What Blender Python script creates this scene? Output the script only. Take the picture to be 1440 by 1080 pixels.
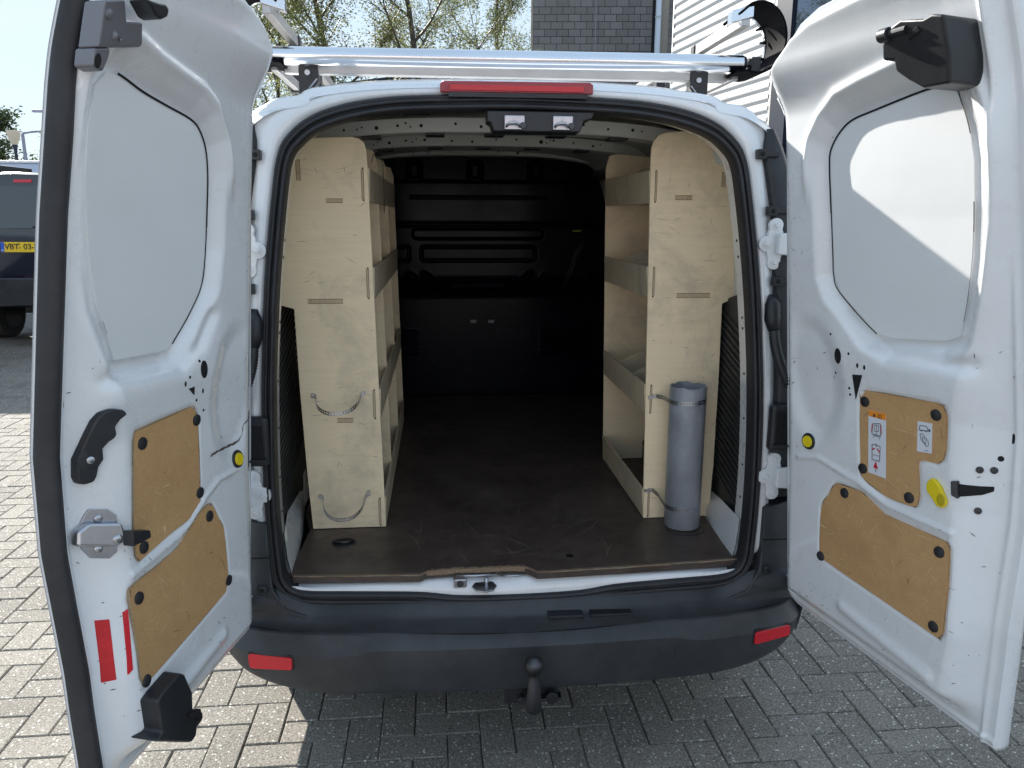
import bpy, bmesh, math, random
import numpy as np
from mathutils import Vector, Matrix

for o in list(bpy.data.objects): bpy.data.objects.remove(o)
scene = bpy.context.scene
COL = scene.collection
R = math.radians

# ------------------------------------------------------------------ camera
cam_d = bpy.data.cameras.new('camera'); cam = bpy.data.objects.new('camera', cam_d); COL.objects.link(cam)
YAW, PITCH, ROLL = R(5.4), R(12.3), R(0.2)
f0 = Vector((math.sin(YAW), math.cos(YAW), 0)); r0 = Vector((math.cos(YAW), -math.sin(YAW), 0)); u0 = Vector((0, 0, 1))
cf = f0*math.cos(PITCH)-u0*math.sin(PITCH); cu = u0*math.cos(PITCH)+f0*math.sin(PITCH)
cr = r0*math.cos(ROLL)+cu*math.sin(ROLL); cu = cu*math.cos(ROLL)-r0*math.sin(ROLL)
M = Matrix(((cr.x, cu.x, -cf.x, -0.232), (cr.y, cu.y, -cf.y, -2.03), (cr.z, cu.z, -cf.z, 1.61), (0, 0, 0, 1)))
cam.matrix_world = M
cam_d.sensor_fit = 'HORIZONTAL'; cam_d.sensor_width = 36; cam_d.lens = 36*1082/1440
cam_d.clip_start = .05; cam_d.clip_end = 2000
scene.camera = cam

# ------------------------------------------------------------------ light: low sun from the front left of the van
SUN = Vector((-.62, 1.0, .63)).normalized()
sun_el = math.asin(SUN.z); sun_az = math.atan2(SUN.x, SUN.y)
world = bpy.data.worlds.new("World"); scene.world = world; world.use_nodes = True
wt = world.node_tree; wn, wl = wt.nodes, wt.links
for n in list(wn): wn.remove(n)
sky = wn.new('ShaderNodeTexSky'); sky.sky_type = 'NISHITA'; sky.sun_disc = False
sky.sun_elevation = sun_el; sky.sun_rotation = sun_az; sky.air_density = 1.0; sky.dust_density = .3; sky.ozone_density = 1.5
tc = wn.new('ShaderNodeTexCoord'); mp = wn.new('ShaderNodeMapping'); mp.inputs['Scale'].default_value = (1.1, 1.1, 9.0)
mp.inputs['Rotation'].default_value = (0.10, 0.16, 0.3)
nz = wn.new('ShaderNodeTexNoise'); nz.inputs['Scale'].default_value = 1.6; nz.inputs['Detail'].default_value = 7; nz.inputs['Roughness'].default_value = .55; nz.inputs['Distortion'].default_value = .6
rp = wn.new('ShaderNodeValToRGB'); rp.color_ramp.elements[0].position = .50; rp.color_ramp.elements[1].position = .82
mx = wn.new('ShaderNodeMix'); mx.data_type = 'RGBA'
mx.inputs[7].default_value = (1.12, 1.20, 1.26, 1)
mul = wn.new('ShaderNodeMath'); mul.operation = 'MULTIPLY'; mul.inputs[1].default_value = .55
pw = wn.new('ShaderNodeGamma'); pw.inputs[1].default_value = .11; hs = wn.new('ShaderNodeHueSaturation'); hs.inputs['Saturation'].default_value = 2.3; tn = wn.new('ShaderNodeMix'); tn.data_type = 'RGBA'; tn.blend_type = 'MULTIPLY'; tn.inputs[0].default_value = 1; tn.inputs[7].default_value = (.84, .97, 1.08, 1)
bg = wn.new('ShaderNodeBackground'); bg.inputs['Strength'].default_value = .15
ow = wn.new('ShaderNodeOutputWorld')
wl.new(tc.outputs['Generated'], mp.inputs['Vector']); wl.new(mp.outputs[0], nz.inputs['Vector']); wl.new(nz.outputs['Fac'], rp.inputs[0])
wl.new(rp.outputs[0], mul.inputs[0]); wl.new(mul.outputs[0], mx.inputs[0]); wl.new(sky.outputs[0], pw.inputs[0]); wl.new(pw.outputs[0], hs.inputs['Color']); wl.new(hs.outputs[0], tn.inputs[6]); wl.new(tn.outputs[2], mx.inputs[6]); wl.new(mx.outputs[2], bg.inputs['Color']); wl.new(bg.outputs[0], ow.inputs[0])
sd = bpy.data.lights.new('sun', 'SUN'); sd.energy = 2.0; sd.angle = R(.53); sd.color = (1, .95, .87)
so = bpy.data.objects.new('sun', sd); COL.objects.link(so); so.rotation_mode = 'QUATERNION'; so.rotation_quaternion = SUN.to_track_quat('Z', 'Y'); so.location = SUN*60
scene.cycles.diffuse_bounces = 8
vs = scene.view_settings
vs.view_transform = 'Standard'; vs.look = 'None'; vs.exposure = 2.45; vs.gamma = 1; vs.use_curve_mapping = False

# ------------------------------------------------------------------ materials
def mat(name, col, rough=.5, metal=0, spec=.5, coat=0, **k):
    m = bpy.data.materials.new(name); m.use_nodes = True
    b = m.node_tree.nodes['Principled BSDF']
    b.inputs['Base Color'].default_value = (*col, 1); b.inputs['Roughness'].default_value = rough; b.inputs['Metallic'].default_value = metal
    b.inputs['Specular IOR Level'].default_value = spec; b.inputs['Coat Weight'].default_value = coat; b.inputs['Coat Roughness'].default_value = .06
    return m
def nd(m, t, **k):
    n = m.node_tree.nodes.new(t)
    for a, v in k.items():
        if a in n.inputs: n.inputs[a].default_value = v
        else: setattr(n, a, v)
    return n
def lk(m, a, b): m.node_tree.links.new(a, b)
def bsdf(m): return m.node_tree.nodes['Principled BSDF']
def coords(m, scale=(1, 1, 1), rot=(0, 0, 0), kind='Object'):
    t = nd(m, 'ShaderNodeTexCoord'); p = nd(m, 'ShaderNodeMapping'); p.inputs['Scale'].default_value = scale; p.inputs['Rotation'].default_value = rot
    lk(m, t.outputs[kind], p.inputs['Vector']); return p.outputs[0]
def noise(m, vec, scale, detail=4, rough=.6, dist=0):
    n = nd(m, 'ShaderNodeTexNoise'); n.inputs['Scale'].default_value = scale; n.inputs['Detail'].default_value = detail; n.inputs['Roughness'].default_value = rough; n.inputs['Distortion'].default_value = dist
    lk(m, vec, n.inputs['Vector']); return n.outputs['Fac']
def ramp(m, fac, stops):
    r = nd(m, 'ShaderNodeValToRGB'); e = r.color_ramp.elements
    while len(e) < len(stops): e.new(.5)
    for i, (p, c) in enumerate(stops):
        e[i].position = p; e[i].color = (*c, 1) if hasattr(c, '__len__') else (c, c, c, 1)
    lk(m, fac, r.inputs[0]); return r.outputs[0]
def mix(m, fac, a, b, blend='MIX'):
    x = nd(m, 'ShaderNodeMix', data_type='RGBA', blend_type=blend)
    for s, i in ((fac, 0), (a, 6), (b, 7)):
        if hasattr(s, 'is_linked') or hasattr(s, 'links'): lk(m, s, x.inputs[i])
        else: x.inputs[i].default_value = s if i == 0 else (*s, 1)
    return x.outputs[2]
def bump(m, h, strength, dist):
    b = nd(m, 'ShaderNodeBump'); b.inputs['Strength'].default_value = strength; b.inputs['Distance'].default_value = dist
    lk(m, h, b.inputs['Height']); lk(m, b.outputs[0], bsdf(m).inputs['Normal'])

def paint(name, col, rough=.26, coat=1, dirt=.5, chips=True):
    m = mat(name, col, rough, coat=coat); v = coords(m)
    d = ramp(m, noise(m, v, 3.2, 8, .65), [(.42, 0.0), (.78, 1.0)])
    dd = nd(m, 'ShaderNodeMath', operation='MULTIPLY'); lk(m, d, dd.inputs[0]); dd.inputs[1].default_value = dirt
    c = mix(m, dd.outputs[0], col, (col[0]*.80, col[1]*.775, col[2]*.72))
    if chips:
        v2 = coords(m, (1, 1, .45))
        ch = ramp(m, noise(m, v2, 85, 3, .5), [(.755, 0.0), (.775, 1.0)])
        ar = ramp(m, noise(m, v, 5.5, 2, .5), [(.52, 0.0), (.66, 1.0)])
        k = nd(m, 'ShaderNodeMath', operation='MULTIPLY'); lk(m, ch, k.inputs[0]); lk(m, ar, k.inputs[1])
        c = mix(m, k.outputs[0], c, (.10, .085, .07))
    lk(m, c, bsdf(m).inputs['Base Color'])
    rr = ramp(m, noise(m, v, 7, 6, .7), [(.3, rough*.8), (.75, min(1, rough*1.6))]); lk(m, rr, bsdf(m).inputs['Roughness'])
    bump(m, noise(m, v, 9, 2, .5), .12, .004)
    return m
WHITE = paint('white_paint', (.82, .83, .85))
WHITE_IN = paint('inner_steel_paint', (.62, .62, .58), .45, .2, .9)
BLANK = paint('window_blank_paint', (.78, .79, .80), .55, .1, .2, False)
def plastic(name, col, rough, scale=220, b=.25):
    m = mat(name, col, rough); v = coords(m)
    c = mix(m, ramp(m, noise(m, v, 6, 7, .7), [(.4, 0.), (.8, 1.)]), col, tuple(min(1, x*1.7+.012) for x in col)); lk(m, c, bsdf(m).inputs['Base Color'])
    bump(m, noise(m, v, scale, 2, .5), b, .0006); return m
BUMPER = plastic('bumper_plastic', (.030, .032, .036), .50)
BLACK = plastic('black_plastic', (.014, .015, .018), .42)
RUBBER = plastic('seal_rubber', (.016, .016, .019), .52, 90)
TRIM = plastic('trim_plastic', (.020, .020, .020), .55)
SEALD = plastic('door_seal_rubber', (.022, .021, .024), .6, 60)
def bulk():
    m = mat('bulkhead_plastic', (.002, .003, .008), .3, spec=.10); v = coords(m)
    lk(m, ramp(m, noise(m, v, 4, 7, .7), [(.35, .18), (.75, .36)]), bsdf(m).inputs['Roughness'])
    sc = ramp(m, noise(m, coords(m, (1, 1, 14)), 12, 6, .7), [(.66, 0.), (.74, 1.)])
    lk(m, mix(m, sc, (.003, .004, .009), (.012, .013, .018)), bsdf(m).inputs['Base Color'])
    return m
BULK = bulk()
def birch(name, a, b, grain=(1, 1, 14), rot=(0, 0, 0), smudge=.6):
    m = mat(name, a, .55, spec=.35); v = coords(m, grain, rot)
    g = ramp(m, noise(m, v, 6, 8, .62, .8), [(.3, 0.), (.72, 1.)])
    c = mix(m, g, a, b)
    v1 = coords(m)
    s = ramp(m, noise(m, v1, 4.5, 9, .72, .4), [(.50, 0.), (.74, smudge)])
    c = mix(m, s, c, (.40, .35, .27))
    s2 = ramp(m, noise(m, coords(m, (1.2, 1, 9)), 10, 6, .75, .3), [(.69, 0.), (.76, .8)])
    c = mix(m, s2, c, (.13, .10, .075))
    lk(m, c, bsdf(m).inputs['Base Color']); bump(m, noise(m, v, 30, 4, .6), .15, .001); return m
BIRCH = birch('birch_plywood', (.95, .78, .54), (.88, .71, .47))
BIRCH_W = birch('worn_birch_plywood', (.74, .62, .44), (.56, .47, .33), (1, 14, 1), smudge=.9)
PLYEDGE = birch('plywood_edge', (.42, .30, .17), (.24, .16, .09), (1, 1, 40))
def hardboard():
    m = mat('hardboard', (.44, .25, .10), .48, spec=.4); v = coords(m)
    c = mix(m, ramp(m, noise(m, v, 240, 3, .7), [(.35, 0.), (.7, 1.)]), (.60, .36, .165), (.49, .29, .13))
    c = mix(m, ramp(m, noise(m, v, 9, 6, .7), [(.45, 0.), (.75, .7)]), c, (.42, .23, .10))
    for i, (rt, sc) in enumerate((((.5, .3, .2), (1, 1, 26)), ((0, .7, .4), (26, 1, 1)), ((.2, -.8, 0), (1, 2, 34)))):
        v2 = coords(m, sc, rt)
        s = ramp(m, noise(m, v2, 5+i, 7, .8, .5), [(.635, 0.), (.68, .8)]); c = mix(m, s, c, (.86, .68, .45))
    lk(m, c, bsdf(m).inputs['Base Color']); return m
HARD = hardboard()
def floorply():
    m = mat('floor_film_plywood', (.045, .030, .024), .38, spec=.4); v = coords(m)
    c = mix(m, ramp(m, noise(m, v, 5, 8, .7), [(.35, 0.), (.7, 1.)]), (.050, .036, .031), (.095, .070, .058))
    for rt, sc, p in (((0, 0, .2), (2, 30, 1), .62), ((0, 0, -.5), (26, 2, 1), .65), ((0, 0, 1.1), (30, 1.5, 1), .65)):
        s = ramp(m, noise(m, coords(m, sc, rt), 3.5, 8, .8, .4), [(p, 0.), (p+.07, .7)]); c = mix(m, s, c, (.34, .27, .22))
    s = ramp(m, noise(m, v, 2.2, 9, .75, .6), [(.5, 0.), (.75, .55)]); c = mix(m, s, c, (.12, .10, .085))
    lk(m, c, bsdf(m).inputs['Base Color']); lk(m, ramp(m, noise(m, v, 14, 6, .7), [(.3, .28), (.75, .6)]), bsdf(m).inputs['Roughness'])
    bump(m, noise(m, v, 260, 2, .5), .3, .0006); return m
FLOORPLY = floorply()
def metal(name, col, rough, sc=(1, 1, 1)):
    m = mat(name, col, rough, 1.0); v = coords(m, sc)
    lk(m, ramp(m, noise(m, v, 12, 4, .6), [(.3, rough*.8), (.75, min(1, rough*1.25))]), bsdf(m).inputs['Roughness'])
    lk(m, mix(m, ramp(m, noise(m, v, 9, 5, .6), [(.4, 0.), (.8, .4)]), col, tuple(x*.65 for x in col)), bsdf(m).inputs['Base Color'])
    return m
ALU = metal('aluminium', (.80, .82, .86), .16, (.3, 1, 1)); ALU_M = metal('matt_aluminium', (.50, .50, .50), .42)
ZINC = metal('zinc_steel', (.50, .51, .55), .30); DARKSTEEL = metal('dark_steel', (.10, .10, .11), .45)
BRACKET = mat('grey_bracket_steel', (.22, .22, .25), .42, .5)
PVC = plastic('grey_pvc', (.215, .225, .25), .36, 30, .1)
YELLOW = mat('yellow_plastic', (.80, .62, .01), .4); RED = mat('red_reflector', (.62, .008, .022), .22, coat=.6)
def redlens():
    m = mat('red_lens', (.38, .004, .012), .15, coat=.8); b = bsdf(m)
    v = coords(m, (160, 1, 1)); w = nd(m, 'ShaderNodeTexWave'); w.inputs['Scale'].default_value = 1; lk(m, v, w.inputs['Vector']); bump(m, w.outputs['Fac'], .5, .002)
    return m
LENS = redlens()
REFLECT = plastic('prismatic_red_sheet', (.56, .012, .02), .35, 700, .5)
LABEL = mat('label_white', (.72, .74, .80), .4); ORANGE = mat('label_orange', (.85, .28, .02), .4); INK = mat('print_black', (.02, .02, .03), .5); REDINK = mat('print_red', (.6, .01, .03), .5)
HOLE = mat('dark_opening', (.006, .006, .007), .8); SCUFF = mat('scuff_brown', (.10, .075, .06), .8)
TYRE = plastic('tyre_rubber', (.02, .02, .02), .8, 60)
GLASSD = mat('dark_glass', (.006, .007, .012), .04, spec=.8, coat=1)
BLUEW = mat('pale_blue_white_paint', (.55, .63, .80), .4, coat=.4)
BLACKP = mat('black_vehicle_paint', (.010, .012, .022), .15, coat=1)

# ------------------------------------------------------------------ helpers
def link_mesh(name, verts, faces, m, parent=None, smooth=False, kind=None):
    me = bpy.data.meshes.new(name); me.from_pydata([tuple(map(float, v)) for v in verts], [], faces); me.materials.append(m)
    if smooth: me.polygons.foreach_set('use_smooth', [True]*len(me.polygons))
    me.update(); o = bpy.data.objects.new(name, me); COL.objects.link(o)
    if parent is not None: o.parent = parent
    if kind: o['kind'] = kind
    return o
def empty(name, loc, label=None, cat=None, group=None):
    o = bpy.data.objects.new(name, None); COL.objects.link(o); o.location = loc; o.empty_display_size = .1
    if label: o['label'] = label
    if cat: o['category'] = cat
    if group: o['group'] = group
    return o
def tag(o, label, cat, group=None, kind=None):
    if label: o['label'] = label
    if cat: o['category'] = cat
    if group: o['group'] = group
    if kind: o['kind'] = kind
    return o
class MB:
    def __init__(s): s.v = []; s.f = []
    def add(s, v, f):
        n = len(s.v); s.v += [tuple(map(float, a)) for a in v]; s.f += [tuple(i+n for i in q) for q in f]; return s
    def box(s, x0, x1, y0, y1, z0, z1, T=None):
        v = [(x, y, z) for x in (x0, x1) for y in (y0, y1) for z in (z0, z1)]
        if T is not None: v = [tuple(T @ Vector(a)) for a in v]
        return s.add(v, [(0, 1, 3, 2), (4, 6, 7, 5), (0, 4, 5, 1), (2, 3, 7, 6), (0, 2, 6, 4), (1, 5, 7, 3)])
    def cyl(s, p0, p1, r0, r1=None, n=16, cap=True):
        r1 = r0 if r1 is None else r1
        a, b = Vector(p0), Vector(p1); d = (b-a).normalized(); e = d.orthogonal().normalized(); g = d.cross(e)
        v = []
        for i in range(n):
            t = 2*math.pi*i/n; q = e*math.cos(t)+g*math.sin(t); v += [tuple(a+q*r0), tuple(b+q*r1)]
        f = [(2*i, 2*((i+1) % n), 2*((i+1) % n)+1, 2*i+1) for i in range(n)]
        if cap: f += [tuple(2*i for i in reversed(range(n))), tuple(2*i+1 for i in range(n))]
        return s.add(v, f)
    def tube(s, pts, r, n=8, cap=True):
        P = [Vector(p) for p in pts]; rr = r if hasattr(r, '__len__') else [r]*len(P); v = []; prev = None
        for i, p in enumerate(P):
            d = (P[min(i+1, len(P)-1)]-P[max(i-1, 0)]).normalized()
            e = d.orthogonal().normalized() if prev is None else (prev-d*prev.dot(d)).normalized()
            prev = e; g = d.cross(e)
            for k in range(n):
                t = 2*math.pi*k/n; v.append(tuple(p+(e*math.cos(t)+g*math.sin(t))*rr[i]))
        f = []
        for i in range(len(P)-1):
            for k in range(n): f.append((i*n+k, i*n+(k+1) % n, (i+1)*n+(k+1) % n, (i+1)*n+k))
        if cap: f += [tuple(reversed(range(n))), tuple((len(P)-1)*n+k for k in range(n))]
        return s.add(v, f)
    def prism(s, poly, fn0, fn1):
        n = len(poly); v = [fn0(*p) for p in poly]+[fn1(*p) for p in poly]
        return s.add(v, [tuple(range(n)), tuple(reversed(range(n, 2*n)))]+[(i, i+n, (i+1) % n+n, (i+1) % n) for i in range(n)])
    def build(s, name, m, parent=None, smooth=False, bevel=0, seg=2, kind=None, auto=None):
        o = link_mesh(name, s.v, s.f, m, parent, smooth, kind)
        bm = bmesh.new(); bm.from_mesh(o.data); bmesh.ops.recalc_face_normals(bm, faces=bm.faces); bm.to_mesh(o.data); bm.free()
        if auto is not None:
            o.data.polygons.foreach_set('use_smooth', [True]*len(o.data.polygons)); o.data.set_sharp_from_angle(angle=R(auto))
        if bevel:
            b = o.modifiers.new('bevel', 'BEVEL'); b.width = bevel; b.segments = seg; b.limit_method = 'ANGLE'; b.angle_limit = R(35)
            o.data.polygons.foreach_set('use_smooth', [True]*len(o.data.polygons)); b.harden_normals = True
        return o
def catmull(pts, k, closed=True):
    P = np.array(pts, float); n = len(P); out = []
    for i in range(n if closed else n-1):
        p0, p1, p2, p3 = (P[(i+j) % n] if closed else P[min(max(i+j, 0), n-1)] for j in (-1, 0, 1, 2))
        for q in range(k):
            t = q/k; out.append(.5*((2*p1)+(-p0+p2)*t+(2*p0-5*p1+4*p2-p3)*t*t+(-p0+3*p1-3*p2+p3)*t**3))
    if not closed: out.append(P[-1])
    return np.array(out)
def strips(loops, closed=True):
    n = len(loops[0]); v = [tuple(p) for L in loops for p in L]; f = []
    for a in range(len(loops)-1):
        for i in range(n if closed else n-1): f.append((a*n+i, a*n+(i+1) % n, (a+1)*n+(i+1) % n, (a+1)*n+i))
    return v, f
def grid_obj(name, X, Y, Z, m, parent=None, smooth=True):
    a, b = X.shape; v = np.stack([X, Y, Z], -1).reshape(-1, 3)
    i = np.arange(a*b).reshape(a, b); f = np.stack([i[:-1, :-1], i[:-1, 1:], i[1:, 1:], i[1:, :-1]], -1).reshape(-1, 4)
    me = bpy.data.meshes.new(name); me.vertices.add(a*b); me.vertices.foreach_set('co', v.astype('f').ravel())
    me.loops.add(f.size); me.loops.foreach_set('vertex_index', f.astype('i').ravel()); me.polygons.add(len(f))
    me.polygons.foreach_set('loop_start', (np.arange(len(f))*4).astype('i')); me.update(calc_edges=True); me.validate()
    me.polygons.foreach_set('use_smooth', [smooth]*len(me.polygons)); me.materials.append(m)
    o = bpy.data.objects.new(name, me); COL.objects.link(o)
    if parent is not None: o.parent = parent
    return o
def copy_to(src, parent, mw=None, name=None):
    c = src.copy(); COL.objects.link(c); c.parent = parent
    if mw is not None: c.matrix_local = mw
    return c
# ---------------- door surface (local u = from hinge to free edge, z = height, w = towards the inside) -------------
GZ = [.45, .5, .6, .72, .79, 1.02, 1.2, 1.61, 1.81, 1.925, 2.0, 2.07]
GW = [.070, .064, .054, .040, .034, -.001, -.006, .035, .064, .085, .103, .125]
DW = .69
def ss(a, b, x):
    t = np.clip((x-a)/(b-a), 0, 1); return t*t*(3-2*t)
def hinge_xy(side, z):
    if side == 'L': return (-.716-(1.26-z)*.067, -.04)
    return (.713+(1.241-z)*.10, -.04)
def door_axes(side):
    th = math.radians(-107.5 if side == 'L' else -73)
    a = (math.cos(th), math.sin(th))
    n = (-a[1], a[0]) if side == 'L' else (a[1], -a[0])
    return a, n
def door_point(side, u, w, z):
    a, n = door_axes(side); hx, hy = hinge_xy(side, z)
    ww = w+np.maximum(u, 0)/DW*np.interp(z, GZ, GW)+.052*ss(1.84, 1.965, z)*np.clip(1-.8*u/DW, 0, 1)+.02*ss(1.96, 2.07, z)
    return hx+u*a[0]+ww*n[0], hy+u*a[1]+ww*n[1], z
def sdf(poly, U, Z):
    U = np.asarray(U, float); Z = np.asarray(Z, float)
    d = np.full(U.shape, 1e9); ins = np.zeros(U.shape, bool); n = len(poly)
    for i in range(n):
        x0, y0 = poly[i]; x1, y1 = poly[(i+1) % n]; ex, ey = x1-x0, y1-y0
        t = np.clip(((U-x0)*ex+(Z-y0)*ey)/max(ex*ex+ey*ey, 1e-12), 0, 1)
        d = np.minimum(d, (U-x0-t*ex)**2+(Z-y0-t*ey)**2)
        c = ((y0 > Z) != (y1 > Z)) & (U < (x1-x0)*(Z-y0)/((y1-y0) if y1 != y0 else 1e-12)+x0)
        ins ^= c
    return np.where(ins, -1, 1)*np.sqrt(d)
def line_d(pl, U, Z):
    d = np.full(np.shape(U), 1e9)
    for i in range(len(pl)-1):
        x0, y0 = pl[i]; x1, y1 = pl[i+1]; ex, ey = x1-x0, y1-y0
        t = np.clip(((U-x0)*ex+(Z-y0)*ey)/(ex*ex+ey*ey), 0, 1)
        d = np.minimum(d, np.hypot(U-x0-t*ex, Z-y0-t*ey))
    return d
def step_u(z): return np.interp(z, [.55, .62, .75, .9, 1.05, 1.2, 1.34, 1.45, 1.6, 1.8], [.565, .585, .60, .585, .565, .56, .58, .615, .648, .66])
def z_top(u): return np.interp(u, [0, .02, .05, .08, .12, .18, .25, .4, .69], [1.90, 1.926, 1.945, 1.967, 1.996, 2.028, 2.046, 2.058, 2.066])
def z_bot(u): return np.interp(u, [0, .02, .06, .69], [.575, .548, .535, .53])
def relief(side, U, Z, D):
    U = np.asarray(U, float); Z = np.asarray(Z, float)
    u0 = .045 if side == 'L' else .03
    su = step_u(Z)
    S = ss(u0, u0+.05, U)*(1-ss(su, np.maximum(su+.02, .668), U))
    S = S*ss(z_bot(U)+.018, z_bot(U)+.085, Z)*(1-ss(z_top(U)-.034, z_top(U)-.010, Z))
    main = .088-.014*ss(1.27, 1.40, Z)-.006*ss(1.68, 1.80, Z)
    if D is not None:
        dw = sdf(D['win'], U, Z)
        main = main-(main-.046)*(1-ss(.006, .045, dw))
        # raised lip above the window blank and pressed beads in the steel
        main = main+.012*np.exp(-((dw-.058)/.011)**2)*ss(1.62, 1.74, Z)
        dent = D['dent']; dd = sdf(dent, U, Z); main = main-.012*(1-ss(-.05, .012, dd))
        fold = D['fold']; main = main-.013*np.exp(-(line_d(fold, U, Z)/.016)**2)
        rib = D['rib']; rd = line_d(rib, U, Z); bd = np.minimum(sdf(D['board1'], U, Z), sdf(D['board2'], U, Z)); main = main+.0055*np.exp(-(rd/.0055)**2)*ss(.001, .006, bd)
        for b in ('board1', 'board2'):
            main = main-.004*(1-ss(.001, .008, sdf(D[b], U, Z)))
        main = main+.007*np.exp(-(line_d([(.3, .66), (.56, .63)], U, Z)/.015)**2)
    h = .028+S*(main-.028)
    # rolled hem along the hinge edge and the bottom, shallow bead on the latch strip
    h = h+.006*np.exp(-((U-.665)/.006)**2)
    # the hinge side rises slowly from the folded edge
    c0 = 0*Z if side == 'L' else np.interp(Z, [.6, 1.0, 1.5, 1.75], [.012, .003, -.006, -.011])
    cap = c0-.001+(.56 if side == 'L' else .86)*U
    k_ = .010; q_ = np.clip(.5+.5*(cap-h)/k_, 0, 1); h = cap+(h-cap)*q_-k_*q_*(1-q_)
    h = h+.005*np.exp(-((Z-z_bot(U)-.014)/.005)**2)
    return h
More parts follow.
